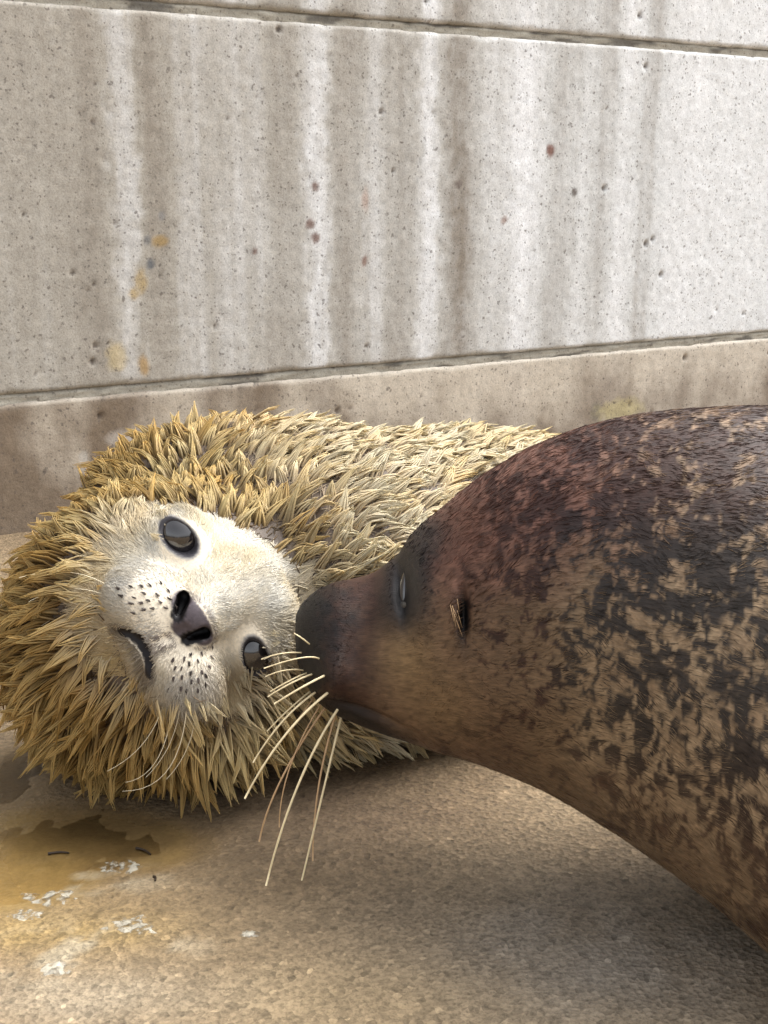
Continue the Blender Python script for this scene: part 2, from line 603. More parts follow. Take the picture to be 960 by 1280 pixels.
gc = mixc(gc, lin(188, 176, 154), 0.5 * np.clip(gauss_px(90, 1250, 190, 40) * (0.5 + n_md), 0, 1))
gc = mixc(gc, lin(176, 146, 94), 0.38 * np.clip(gauss_px(90, 1120, 190, 100) * (0.3 + 1.2 * n_lo), 0, 1))
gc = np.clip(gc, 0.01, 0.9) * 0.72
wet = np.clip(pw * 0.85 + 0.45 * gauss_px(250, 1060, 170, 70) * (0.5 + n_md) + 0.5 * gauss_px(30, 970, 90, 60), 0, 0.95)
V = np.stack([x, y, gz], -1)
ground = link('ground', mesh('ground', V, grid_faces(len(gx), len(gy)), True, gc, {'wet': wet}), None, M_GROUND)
ground['kind'] = 'structure'

# shallow amber water lying in the dip of the floor
c0 = on_ground(60, 1050)
th = np.linspace(0, 2 * np.pi, 72, endpoint=False)
PV = [[c0[0], c0[1], -0.0013]]
for rr in (0.33, 0.66, 1.0):
    wv = 1 + 0.12 * np.sin(3 * th + 1) + 0.07 * np.sin(5 * th)
    PV += np.stack([c0[0] + 0.21 * rr * wv * np.cos(th), c0[1] + 0.19 * rr * wv * np.sin(th), np.full(72, -0.0013)], -1).tolist()
pf = [[0, 1 + k, 1 + (k + 1) % 72] for k in range(72)]
pq = [[1 + r * 72 + k, 73 + r * 72 + k, 73 + r * 72 + (k + 1) % 72, 1 + r * 72 + (k + 1) % 72] for r in range(2) for k in range(72)]
puddle = link('puddle', mesh('puddle', PV, [np.array(pf), np.array(pq)]), None, mat_water())
puddle['kind'] = 'structure'


# ================================================================== SDF tools
def smin(a, b, k):
    h = np.clip(0.5 + 0.5 * (b - a) / k, 0, 1)
    return b * (1 - h) + a * h - k * h * (1 - h)


def smax(a, b, k):
    return -smin(-a, -b, k)


def ell(X, Y, Z, c, r, A=None):
    dx, dy, dz = X - np.float32(c[0]), Y - np.float32(c[1]), Z - np.float32(c[2])
    if A is not None:
        A = np.asarray(A, np.float32)
        dx, dy, dz = (A[0, 0] * dx + A[0, 1] * dy + A[0, 2] * dz, A[1, 0] * dx + A[1, 1] * dy + A[1, 2] * dz, A[2, 0] * dx + A[2, 1] * dy + A[2, 2] * dz)
    r = np.asarray(r, np.float32) if not np.isscalar(r) else np.array([r] * 3, np.float32)
    k0 = np.sqrt((dx / r[0]) ** 2 + (dy / r[1]) ** 2 + (dz / r[2]) ** 2) + np.float32(1e-6)
    k1 = np.sqrt((dx / r[0] ** 2) ** 2 + (dy / r[1] ** 2) ** 2 + (dz / r[2] ** 2) ** 2) + np.float32(1e-6)
    return k0 * (k0 - 1) / k1


def cap(X, Y, Z, a, b, ra, rb=None):
    rb = ra if rb is None else rb
    a = np.asarray(a, np.float32); b = np.asarray(b, np.float32)
    d = b - a
    px, py, pz = X - a[0], Y - a[1], Z - a[2]
    h = np.clip((px * d[0] + py * d[1] + pz * d[2]) / np.float32(np.dot(d, d)), 0, 1)
    return np.sqrt((px - h * d[0]) ** 2 + (py - h * d[1]) ** 2 + (pz - h * d[2]) ** 2) - (ra + (rb - ra) * h)


def surface_nets(sdf, xs, ys, zs):
    xs, ys, zs = [np.asarray(q, np.float32) for q in (xs, ys, zs)]
    nx, ny, nz = len(xs), len(ys), len(zs)
    S = np.empty((nx, ny, nz), np.float32)
    for i in range(0, nx, 24):                # slabs keep memory low
        X = xs[i:i + 24, None, None]
        S[i:i + 24] = sdf(X, ys[None, :, None], zs[None, None, :])
    neg = S < 0
    cnt = np.zeros((nx - 1, ny - 1, nz - 1), np.int8)
    for dx in (0, 1):
        for dy in (0, 1):
            for dz in (0, 1):
                cnt += neg[dx:nx - 1 + dx, dy:ny - 1 + dy, dz:nz - 1 + dz]
    act = (cnt > 0) & (cnt < 8)
    idx = -np.ones(act.shape, np.int32)
    I, J, K = np.nonzero(act)
    idx[I, J, K] = np.arange(len(I))
    acc = np.zeros((len(I), 3)); nacc = np.zeros(len(I))
    ax = (xs, ys, zs)
    for d in range(3):
        o1, o2 = [q for q in range(3) if q != d]
        for e1 in (0, 1):
            for e2 in (0, 1):
                a = [I, J, K]
                a = [q.copy() for q in a]
                a[o1] += e1; a[o2] += e2
                b = [q.copy() for q in a]
                b[d] += 1
                va = S[a[0], a[1], a[2]]; vb = S[b[0], b[1], b[2]]
                cr = (va < 0) != (vb < 0)
                t = np.where(cr, va / np.where(cr, va - vb, 1), 0)
                pos = np.stack([ax[q][a[q]] for q in range(3)], -1).astype(float)
                pos[:, d] += t * (ax[d][b[d]] - ax[d][a[d]])
                acc[cr] += pos[cr]; nacc[cr] += 1
    V = acc / nacc[:, None]
    Fs = []
    for d in range(3):
        sl0 = [slice(1, -1)] * 3; sl1 = [slice(1, -1)] * 3
        sl0[d] = slice(0, -1); sl1[d] = slice(1, None)
        n0 = neg[tuple(sl0)]; n1 = neg[tuple(sl1)]
        ch = np.argwhere(n0 != n1)
        fl = n0[tuple(ch.T)]
        g = ch.copy()
        for q in range(3):
            if q != d:
                g[:, q] += 1
        o1, o2 = (d + 1) % 3, (d + 2) % 3
        quad = []
        for e1, e2 in ((0, 0), (1, 0), (1, 1), (0, 1)):
            c = g.copy(); c[:, o1] -= e1; c[:, o2] -= e2
            quad.append(idx[c[:, 0], c[:, 1], c[:, 2]])
        q = np.stack(quad, -1)
        q[~fl] = q[~fl][:, ::-1]
        Fs.append(q)
    return V, np.concatenate(Fs)


def ev(sdf, P):
    P = np.asarray(P, np.float32)
    return sdf(P[:, 0], P[:, 1], P[:, 2])


def grad(sdf, P, e=0.0006):
    g = np.zeros(P.shape)
    for k in range(3):
        d = np.zeros(3); d[k] = e
        g[:, k] = ev(sdf, P + d) - ev(sdf, P - d)
    return unit(g)


def trace(sdf, u, v, d0=0.6):
    """march along a viewing ray until the surface; returns the point"""
    r = unit(ray(u, v))
    p = CAM + r * d0
    for k in range(90):
        d = float(ev(sdf, p[None])[0])
        p = p + r * d * 0.8
        if abs(d) < 1e-5:
            break
    return p


# ================================================================== SEAL PUP
# face frame: fa to the pup's face right as one looks at it, fb towards the forehead, fc out of the face
ca, sa = 0.54, 0.842
fa = ca * R_ - sa * U_
fb = sa * R_ + ca * U_
fc = -F_
yaw = math.radians(7)
fa, fc = math.cos(yaw) * fa - math.sin(yaw) * fc, math.cos(yaw) * fc + math.sin(yaw) * fa
FR = np.stack([fa, fb, fc])                  # world -> face axes

HC = at(214, 778, 0.91)
E1 = at(226, 668, 0.8385)
E2 = at(316, 811, 0.8385)


def eye_axes(ang):
    a2 = math.cos(ang) * fa + math.sin(ang) * fb
    b2 = -math.sin(ang) * fa + math.cos(ang) * fb
    return np.stack([a2, b2, fc])


EA1 = eye_axes(0.20)
# the second eye looks further round the side of the head
fc2 = unit(fc + 0.35 * fa)
a2 = unit(fa - np.dot(fa, fc2) * fc2); b2 = np.cross(fc2, a2)
cs, sn = math.cos(-0.33), math.sin(-0.33)
EA2 = np.stack([cs * a2 + sn * b2, -sn * a2 + cs * b2, fc2])
EYER = 0.0165
tail_dir = unit(at(860, 660, 1.24) - at(420, 700, 1.0))
tail_dir[2] *= 0.3
tail_dir = unit(tail_dir)
side_dir = unit(np.cross(tail_dir, [0, 0, 1.0]))
TB = np.stack([tail_dir, side_dir, np.cross(side_dir, tail_dir)])
BC = at(540, 728, 1.07)


def pup_base(X, Y, Z):
    d = ell(X, Y, Z, HC, (0.100, 0.104, 0.098), FR)
    # throat and cheeks
    d = smin(d, ell(X, Y, Z, at(180, 800, 0.93), 0.098), 0.03)
    d = smin(d, ell(X, Y, Z, at(150, 728, 0.875), 0.045), 0.03)
    d = smin(d, ell(X, Y, Z, at(262, 890, 0.875), 0.042), 0.03)
    # trunk lying on the floor behind the head
    b = ell(X, Y, Z, BC, (0.255, 0.142, 0.132), TB)
    b = smin(b, ell(X, Y, Z, at(400, 735, 0.985), 0.112), 0.06)
    b = smin(b, ell(X, Y, Z, at(300, 602, 0.995), (0.100, 0.05, 0.048)), 0.035)
    b = smin(b, ell(X, Y, Z, at(215, 640, 0.97), (0.07, 0.05, 0.048)), 0.03)
    b = smin(b, cap(X, Y, Z, BC + tail_dir * 0.2, BC + tail_dir * 0.40 - np.array([0, 0, 0.03]), 0.085, 0.04), 0.05)
    d = smin(d, b, 0.022)
    # face: bridge of the nose, whisker pads, nose, chin, brows
    d = smin(d, cap(X, Y, Z, at(296, 730, 0.838), at(246, 770, 0.806), 0.026, 0.017), 0.028)
    d = smin(d, ell(X, Y, Z, at(182, 757, 0.812), (0.030, 0.025, 0.026), FR), 0.011)
    d = smin(d, ell(X, Y, Z, at(229, 845, 0.812), (0.030, 0.025, 0.026), FR), 0.011)
    d = smin(d, ell(X, Y, Z, at(200, 805, 0.812), (0.024, 0.022, 0.020), FR), 0.012)
    d = smin(d, ell(X, Y, Z, at(240, 776, 0.801), (0.0170, 0.0095, 0.0105), FR), 0.010)
    d = smin(d, ell(X, Y, Z, at(150, 838, 0.838), (0.030, 0.024, 0.026), FR), 0.014)
    d = smin(d, ell(X, Y, Z, at(335, 768, 0.842), 0.017), 0.016)
    for E, EA in ((E1, EA1), (E2, EA2)):
        d = smin(d, ell(X, Y, Z, E, EYER + 0.0016), 0.016)
    return d


def ground_cut(d, Z):
    return smax(d, (0.004 - Z) + 0 * d, 0.02)


MOUTH = [trace(pup_base, u, v) for u, v in ((152, 789), (163, 793), (174, 801), (183, 814), (187, 828), (188, 842))]
MRAD = (0.0014, 0.0026, 0.0034, 0.0036, 0.0030, 0.0014)
NOS1 = [trace(pup_base, 222, 769), trace(pup_base, 228, 750)]
NOS2 = [trace(pup_base, 234, 799), trace(pup_base, 255, 793)]
PHIL = [trace(pup_base, 232, 786), trace(pup_base, 208, 798), trace(pup_base, 194, 804)]
FCEN = trace(pup_base, 234, 757)
NOSEC = trace(pup_base, 240, 776)


def pup_sdf(X, Y, Z):
    d = pup_base(X, Y, Z)
    for E, EA, w_, h_ in ((E1, EA1, 0.0146, 0.0090), (E2, EA2, 0.0150, 0.0084)):
        op = ell(X, Y, Z, E + EA[2] * 0.0165, (w_, h_, 0.011), EA)
        d = smax(d, -op, 0.003)
    for (p, q), (ra, rb) in ((NOS1, (0.0030, 0.0055)), (NOS2, (0.0028, 0.0050))):
        d = smax(d, -cap(X, Y, Z, p, q, ra, rb), 0.0022)
        d = smax(d, -cap(X, Y, Z, p - fc * 0.006, q - fc * 0.007, ra * 0.9, rb * 0.85), 0.0015)
        d = smax(d, -cap(X, Y, Z, p - fc * 0.012, q - fc * 0.013, ra * 0.85, rb * 0.8), 0.0015)
    for k in range(len(MOUTH) - 1):
        d = smax(d, -cap(X, Y, Z, MOUTH[k], MOUTH[k + 1], MRAD[k], MRAD[k + 1]), 0.0028)
    for k in range(2):
        d = smax(d, -cap(X, Y, Z, PHIL[k] - fc * -0.001, PHIL[k + 1] - fc * -0.001, 0.0016, 0.0016), 0.004)
    return ground_cut(d, Z)


def axis(lo, a, b, hi, fine, coarse):
    return np.concatenate([np.arange(lo, a, coarse), np.arange(a, b, fine), np.arange(b, hi, coarse)])


f0 = FCEN
xs = axis(-0.34, f0[0] - 0.085, f0[0] + 0.085, 0.62, 0.0016, 0.006)
ys = axis(0.66, f0[1] - 0.03, f0[1] + 0.085, 1.62, 0.0016, 0.006)
zs = axis(-0.02, f0[2] - 0.085, f0[2] + 0.085, 0.34, 0.0016, 0.006)
PVt, PFq = surface_nets(pup_sdf, xs, ys, zs)
for k in range(3):
    g = grad(pup_sdf, PVt)
    PVt = PVt - g * np.clip(ev(pup_sdf, PVt), -0.002, 0.002)[:, None] * 0.9
PN = grad(pup_sdf, PVt)


def face_uv(P):
    q = (P - FCEN) @ FR.T
    return q[:, 0], q[:, 1], q[:, 2]


def eye_e(P, E, EA, w_, h_):
    q = (P - E) @ EA.T
    return np.where(q[:, 2] > -0.004, np.hypot(q[:, 0] / w_, q[:, 1] / h_), 9.0)


def seg_dist(P, pts):
    best = np.full(len(P), 9.0)
    for a, b in zip(pts[:-1], pts[1:]):
        d = b - a
        h = np.clip(((P - a) @ d) / np.dot(d, d), 0, 1)
        best = np.minimum(best, np.linalg.norm(P - a - h[:, None] * d, axis=1))
    return best


def seg_dist_face(P, pts):
    """distance measured across the face, ignoring depth"""
    Q = (P - NOSEC) @ FR.T
    pq = [np.append(((p - NOSEC) @ FR.T)[:2], 0.0) for p in pts]
    d = seg_dist(np.stack([Q[:, 0], Q[:, 1], 0 * Q[:, 0]], -1), pq)
    return np.where(np.abs(Q[:, 2]) < 0.025, d, 9.0)


def mouth_dist(P):
    Q = P @ FR.T
    pq = [np.append((FR @ p)[:2], 0.0) for p in MOUTH]
    d = seg_dist(np.stack([Q[:, 0], Q[:, 1], 0 * Q[:, 0]], -1), pq)
    return np.where(seg_dist(P, MOUTH) < 0.012, d, 9.0)


def nose_mask(P):
    q = (P - NOSEC) @ FR.T
    m = np.hypot((q[:, 0]) / 0.0200, (q[:, 1] + 0.0005) / 0.0092)
    m = np.minimum(m, np.hypot((q[:, 0]) / 0.008, (q[:, 1] + 0.006) / 0.009))
    return np.where(q[:, 2] > -0.02, m, 9)


def face_r(P):
    """0 at the nose, 1 at the rim of the short white face hair"""
    a, b, c = face_uv(P)
    ang = np.arctan2(b, a)
    rad = 0.060 + 0.003 * np.sin(3 * ang + 0.6) + 0.010 * (fbm(P * 45, 2, 11) - 0.5)
    rad = rad + 0.010 * np.exp(-((a - 0.030) / 0.03) ** 2 - ((b - 0.045) / 0.03) ** 2)
    rr = np.hypot(a - 0.002, b - 0.002) / rad
    chin = np.exp(-((a + 0.002) / 0.035) ** 2 - ((b + 0.058) / 0.022) ** 2)
    return np.where(c > -0.075, rr + 0.10 * chin, 9.0)


def pup_skin(P):
    a, b, c = face_uv(P)
    n = fbm(P * 60, 3, 3)
    r = np.hypot(a, b + 0.004)
    col = mixc(lin(100, 86, 72), lin(66, 54, 44), n)
    head = np.linalg.norm(P - HC, axis=1)
    inface = sstep(1.05, 0.85, face_r(P))
    col = mixc(col, lin(226, 214, 192), inface)
    for E, EA, w_, h_ in ((E1, EA1, 0.0146, 0.0090), (E2, EA2, 0.0150, 0.0084)):
        e = eye_e(P, E, EA, w_, h_)
        col = mixc(col, lin(160, 156, 150), sstep(1.30, 1.22, e))
        col = mixc(col, lin(62, 60, 64), sstep(1.20, 1.10, e))
    m = nose_mask(P)
    col = mixc(col, mixc(lin(92, 83, 87), lin(70, 62, 65), fbm(P * 220, 3, 4)), sstep(1.12, 0.98, m) * (c > -0.03))
    nd = np.minimum(seg_dist_face(P, NOS1), seg_dist_face(P, NOS2))
    col = mixc(col, lin(14, 10, 11), sstep(0.0053, 0.0045, nd))
    md = mouth_dist(P)
    col = mixc(col, lin(26, 20, 20), sstep(0.0046, 0.0034, md))
    return col


M_SKIN = mat_skin('pup_skin', 0.5, 0.3, 600, 0.25)
pup = thing('seal_pup', 'fluffy wet straw-coloured seal pup lying on its side, white face turned up', 'seal')
pup_body = link('body', mesh('pup_body', PVt, PFq, True, pup_skin(PVt)), pup, M_SKIN)


# ---- hair building
def sample_surface(V, F, n, rg, spacing=None):
    T = np.concatenate([F[:, [0, 1, 2]], F[:, [0, 2, 3]]])
    A = V[T[:, 0]]; B = V[T[:, 1]]; C = V[T[:, 2]]
    ar = np.linalg.norm(np.cross(B - A, C - A), axis=1)
    cdf = np.cumsum(ar); cdf /= cdf[-1]
    t = np.searchsorted(cdf, rg.random(n))
    r1 = np.sqrt(rg.random(n))[:, None]; r2_ = rg.random(n)[:, None]
    P = A[t] * (1 - r1) + B[t] * (r1 * (1 - r2_)) + C[t] * (r1 * r2_)
    if spacing:
        key = np.floor(P / spacing).astype(np.int64)
        h = key[:, 0] * 73856093 ^ key[:, 1] * 19349663 ^ key[:, 2] * 83492791
        _, ix = np.unique(h, return_index=True)
        P = P[ix]
    return P


def hair_arrays(root, d, L, bend, r0, rtip, c0, c1, rings=4, cpow=1.0):
    """triangular tapering hairs. d unit start direction, bend vector added as t^2 * L"""
    n = len(root)
    ref = np.where(np.abs(d[:, 2:3]) > 0.9, [[1.0, 0, 0]], [[0, 0, 1.0]])
    s1 = unit(np.cross(d, ref)); s2 = np.cross(d, s1)
    ts = np.linspace(0, 1, rings)
    V = np.empty((n, rings, 3, 3)); C = np.empty((n, rings, 3, 3))
    for k, t in enumerate(ts):
        c = root + d * (L * t)[:, None] + bend * (L * t * t)[:, None]
        rad = (r0 * (1 - t ** 1.6) + rtip * t ** 1.6)[:, None]
        for j in range(3):
            an = j * 2.0944
            V[:, k, j] = c + rad * (math.cos(an) * s1 + math.sin(an) * s2)
        C[:, k, :] = mixc(c0, c1, np.full(n, t ** cpow))[:, None]
    base = (np.arange(n) * rings * 3)[:, None]
    f = np.array([[k * 3 + j, k * 3 + (j + 1) % 3, (k + 1) * 3 + (j + 1) % 3, (k + 1) * 3 + j] for k in range(rings - 1) for j in range(3)])
    F = (base[:, None, :] + f[None].reshape(1, -1, 4)).reshape(-1, 4)
    return V.reshape(-1, 3), F, C.reshape(-1, 3)


BHIP = at(420, 690, 0.98)


def flow(P, N):
    """direction the coat lies in"""
    away = unit(P - (NOSEC - fc * 0.03))
    t_head = away
    t_body = unit(tail_dir[None] * 0.9 + np.array([[0.10, 0, 0.42]]) + 0 * P)
    wb = sstep(0.098, 0.15, np.linalg.norm(P - HC, axis=1)) * sstep(-0.17, -0.09, P[:, 0])
    t = mixc(t_head, t_body, wb)
    t = t - (t * N).sum(1)[:, None] * N
    return unit(t), wb


def tint(P, N, k):
    """coat pigment (tip) at P: cream on the body, straw to ochre round the head and throat"""
    n1 = fbm(P * 28, 3, 15)
    a, b, c = face_uv(P)
    rg = np.random.default_rng(k)
    j = rg.random(len(P))
    straw = mixc(lin(250, 228, 166), lin(220, 182, 104), np.clip(n1 * 1.6 - 0.35 + 0.4 * (j - 0.5), 0, 1))
    cream = mixc(lin(255, 246, 214), lin(246, 222, 160), np.clip(n1 * 1.6 - 0.45 + 0.5 * (j - 0.5), 0, 1))
    gold = mixc(lin(222, 188, 116), lin(172, 134, 70), np.clip(n1 * 1.6 - 0.3 + 0.5 * (j - 0.5), 0, 1))
    wb = sstep(0.10, 0.16, np.linalg.norm(P - HC, axis=1)) * sstep(-0.15, -0.06, P[:, 0])
    col = mixc(straw, cream, wb)
    thr = sstep(-0.035, -0.09, b) * (1 - wb)           # throat yellower, with the head's shaded side put into its colour
    col = mixc(col, gold, thr * 0.75)
    fr = face_r(P)
    col = mixc(lin(240, 228, 196) + 0 * col, col, np.maximum(sstep(0.95, 1.75, fr), sstep(-0.018, -0.038, b)))
    return col


M_FUR = mat_hair('wet_pup_fur', 0.42, 0.30, 0.38)
rg = np.random.default_rng(21)
P = sample_surface(PVt, PFq, 90000, rg, 0.0080)
N = grad(pup_sdf, P)
fr = face_r(P)
keep = (fbm(P * 75, 2, 61) > 0.34 + 0.06 * rg.random(len(P))) & (N[:, 2] > -0.93) & (fr > np.where((face_uv(P)[1] < -0.004) | (np.abs(face_uv(P)[0]) < 0.02), 0.86, 0.66) + 0.28 * rg.random(len(P))) & (P[:, 2] > 0.006) & (P[:, 0] < 0.5) & ((N * unit(CAM - P)).sum(1) > -0.45)
P, N, fr = P[keep], N[keep], fr[keep]
T, wb = flow(P, N)
n = len(P)
long = sstep(0.64, 1.65, fr)
L = (0.007 + 0.027 * long) * (0.75 + 0.6 * rg.random(n))
L = L * (1 - 0.12 * wb)
side = np.cross(N, T)
phi = (rg.normal(0, 0.30, n) + 1.5 * (fbm(P * 35, 2, 5) - 0.5))
Tj = T * np.cos(phi)[:, None] + side * np.sin(phi)[:, None]
lift = np.clip(rg.normal(0.92, 0.26, n), 0.3, 1.6) * (0.14 + 0.86 * long)
D = unit(Tj + N * lift[:, None])
grav = np.array([[0, 0, -1.0]])
bend = -0.30 * N * lift[:, None] + 0.20 * grav + rg.normal(0, 0.10, (n, 3))
tipc = tint(P, N, 1)
rootc = mixc(mixc(lin(108, 80, 46) + 0 * tipc, lin(210, 190, 158) + 0 * tipc, wb), lin(225, 212, 186) + 0 * tipc, sstep(1.6, 1.0, fr))  # underfur tone; head roots darkened to paint shade between the locks
NS = 10
Lk = np.repeat(L, NS) * (0.82 + 0.25 * rg.random(n * NS))
tip = P + D * L[:, None]
rt = rg.normal(0, 1, (n * NS, 2)) * 0.0022
S2 = np.repeat(unit(np.cross(D, N)), NS, 0)
Nn = np.repeat(N, NS, 0)
Tn = np.repeat(T, NS, 0)
roots = np.repeat(P, NS, 0) + S2 * rt[:, :1] * 1.25 + Tn * rt[:, 1:] - Nn * 0.0015
tips = np.repeat(tip, NS, 0) + S2 * rt[:, :1] * 0.06 + rg.normal(0, 0.0003, (n * NS, 3))
Dk = unit(tips - roots)
Lk = np.linalg.norm(tips - roots, axis=1) * (0.80 + 0.22 * rg.random(n * NS))
shade = ((0.86 + 0.26 * rg.random(n * NS)) * np.repeat(0.84 + 0.32 * rg.random(n), NS))[:, None]
V1, F1, C1 = hair_arrays(roots, Dk, Lk, np.repeat(bend, NS, 0), np.repeat(0.00045 + 0.00066 * long, NS), np.full(n * NS, 0.00014),
                         np.repeat(rootc, NS, 0) * shade, cap_albedo(np.repeat(tipc, NS, 0) * shade), 4, 0.75)
# matted underfur; its dark head tone paints shade into gaps between locks
P = sample_surface(PVt, PFq, 60000, rg, 0.0042)
N = grad(pup_sdf, P)
fr = face_r(P)
keep = (fr > 1.0) & (P[:, 2] > 0.006) & (P[:, 0] < 0.5) & ((N * unit(CAM - P)).sum(1) > -0.3)
P, N = P[keep], N[keep]
T, wb = flow(P, N)
n = len(P)
phi = rg.normal(0, 0.6, n)
Tj = T * np.cos(phi)[:, None] + np.cross(N, T) * np.sin(phi)[:, None]
uc = mixc(np.tile(lin(96, 74, 46), (n, 1)), lin(200, 182, 156), wb) * (0.6 + 0.7 * rg.random((n, 1)))
Vu, Fu, Cu = hair_arrays(P - N * 0.0005, unit(Tj + N * (0.15 + 0.25 * rg.random(n))[:, None]), 0.011 * (0.7 + 0.6 * rg.random(n)), -0.2 * N, np.full(n, 0.0007), np.full(n, 0.00012), uc * 0.8, uc, 3)
F1 = np.concatenate([F1, Fu + len(V1)]); V1 = np.concatenate([V1, Vu]); C1 = np.concatenate([C1, Cu])
fur = link('coat_tufts', mesh('coat_tufts', V1, F1, True, C1), pup, M_FUR)
fur['kind'] = 'stuff'

# follicle spots on the whisker pads: rows of dark points
dots = []
for u0, v0, du, dv, eu, ev_, nr, nc in ((150, 738, 13.5, -2, 5.5, 9.5, 4, 5), (217, 826, 11.5, -4, -1.0, 11.5, 5, 5)):
    for i in range(nr):
        for j in range(nc):
            uu = u0 + du * j + eu * i + random.uniform(-3.5, 3.5)
            vv = v0 + dv * j + ev_ * i + random.uniform(-3, 3)
            dots.append(trace(pup_sdf, uu, vv))
dots = np.array(dots)

# short dense hair of the face
M_FACE = mat_hair('pup_face_fur', 0.55, 0.3, 0.25)
P = sample_surface(PVt, PFq, 1500000, rg)
fr = face_r(P)
P = P[fr < 1.22]
P = P[rg.permutation(len(P))[:75000]]
N = grad(pup_sdf, P)
fr = face_r(P)
e1 = eye_e(P, E1, EA1, 0.0146, 0.0090); e2 = eye_e(P, E2, EA2, 0.0150, 0.0084)
nm = nose_mask(P)
md = mouth_dist(P)
nd = np.minimum(seg_dist_face(P, NOS1), seg_dist_face(P, NOS2))
keep = (e1 > 1.20) & (e2 > 1.20) & (nm > 1.02) & (md > 0.0036) & (nd > 0.0058)
P, N, fr, e1, e2, nm, md = [q[keep] for q in (P, N, fr, e1, e2, nm, md)]
n = len(P)
T = unit(P - (NOSEC - fc * 0.01))
T = unit(T - (T * N).sum(1)[:, None] * N)
phi = rg.normal(0, 0.22, n) + 1.2 * (fbm(P * 70, 2, 6) - 0.5)
side = np.cross(N, T)
Tj = T * np.cos(phi)[:, None] + side * np.sin(phi)[:, None]
D = unit(Tj + N * (0.28 + 0.12 * rg.random(n))[:, None])
a, b, c = face_uv(P)
pad = np.clip(np.exp(-((a + 0.019) / 0.022) ** 2 - ((b + 0.022) / 0.018) ** 2) + np.exp(-((a - 0.041) / 0.022) ** 2 - ((b + 0.028) / 0.018) ** 2), 0, 1)
L = (0.0042 + 0.011 * sstep(0.6, 1.15, fr)) * (0.7 + 0.6 * rg.random(n)) * (1 - 0.5 * pad) * (0.3 + 0.7 * sstep(1.2, 2.2, np.minimum(e1, e2)))
nn = fbm(P * 40, 3, 17)
col = mixc(lin(234, 229, 216) + np.zeros((n, 3)), lin(222, 207, 174), np.clip(nn * 1.6 - 0.45, 0, 1))
col = mixc(col, lin(206, 182, 134), 0.7 * sstep(0.85, 1.2, fr) * np.clip(0.4 + nn, 0, 1))
col = mixc(col, lin(186, 178, 168), pad * 0.7)
# yellow-brown corners: chin, and the side below the second eye
col = mixc(col, lin(178, 146, 88), 0.75 * np.clip(np.exp(-((a - 0.000) / 0.040) ** 2 - ((b + 0.060) / 0.018) ** 2), 0, 1))
col = mixc(col, lin(176, 150, 106), 0.55 * np.clip(np.exp(-((a - 0.062) / 0.018) ** 2 - ((b + 0.002) / 0.02) ** 2), 0, 1))
# dusky lip between nose and mouth
ph = seg_dist(P, PHIL)
col = mixc(col, lin(116, 102, 98), sstep(0.013, 0.004, ph) * (0.3 + 0.7 * noise(P * 300, 3)))
col = mixc(col, lin(74, 60, 54), sstep(0.0060, 0.0042, md) * 0.6)
chd = np.linalg.norm(P - trace(pup_sdf, 150, 828), axis=1)
col = mixc(col, lin(84, 66, 46), sstep(0.010, 0.003, chd) * 0.6 * (noise(P * 300, 8) > 0.45))
nose_ring = sstep(1.35, 1.02, nm)
col = mixc(col, lin(150, 138, 134), nose_ring * 0.6)
jit = (0.86 + 0.24 * rg.random(n))[:, None]
V2, F2, C2 = hair_arrays(P - N * 0.0005, D, L, -0.22 * N + rg.normal(0, 0.06, (n, 3)), np.full(n, 0.00042), np.full(n, 0.0001),
                         cap_albedo(col * 0.94 * jit), cap_albedo(col * jit), 3)
# dark stubble of each follicle, standing a little proud of the white hair
nd_ = len(dots) * 11
qd = np.repeat(dots, 11, 0)
Nd = grad(pup_sdf, qd)
Td = unit(qd - (NOSEC - fc * 0.01)); Td = unit(Td - (Td * Nd).sum(1)[:, None] * Nd)
Sd = np.cross(Nd, Td)
o_ = rg.normal(0, 1, (nd_, 2)) * 0.00034
qd = qd + Td * (o_[:, :1] * 1.3 - 0.0006) + Sd * o_[:, 1:] + Nd * 0.0006
cd = np.tile(lin(80, 71, 67), (nd_, 1)) * (0.6 + 1.0 * np.repeat(rg.random((len(dots), 1)), 11, 0))
V2b, F2b, C2b = hair_arrays(qd, unit(Td + Nd * 0.55), 0.0026 * (0.7 + 0.6 * rg.random(nd_)), -0.3 * Nd, np.full(nd_, 0.00036), np.full(nd_, 0.0001), cd, cd, 3)
F2 = np.concatenate([F2, F2b + len(V2)]); V2 = np.concatenate([V2, V2b]); C2 = np.concatenate([C2, C2b])
ff = link('face_hair', mesh('face_hair', V2, F2, True, C2), pup, M_FACE)
ff['kind'] = 'stuff'


# ---- eyes
def ellipsoid(name, c, r, A, mat, parent, nu=28, nv=18):
    th = np.linspace(0, np.pi, nv); ph = np.linspace(0, 2 * np.pi, nu, endpoint=False)
    TH, PH_ = np.meshgrid(th, ph, indexing='ij')
    q = np.stack([r[0] * np.sin(TH) * np.cos(PH_), r[1] * np.sin(TH) * np.sin(PH_), r[2] * np.cos(TH)], -1).reshape(-1, 3)
    return link(name, mesh(name, q @ A + c, grid_faces(nv, nu, True)), parent, mat)


M_EYE = mat_plain('glossy_dark_eye', lin(30, 26, 27), 0.12, 0.6, 200, 0.4, 1.0)
M_EYE.node_tree.nodes['Principled BSDF'].inputs['IOR'].default_value = 1.6
ellipsoid('eye', E1, (EYER,) * 3, EA1, M_EYE, pup)
ellipsoid('eye', E2, (EYER,) * 3, EA2, M_EYE, pup)


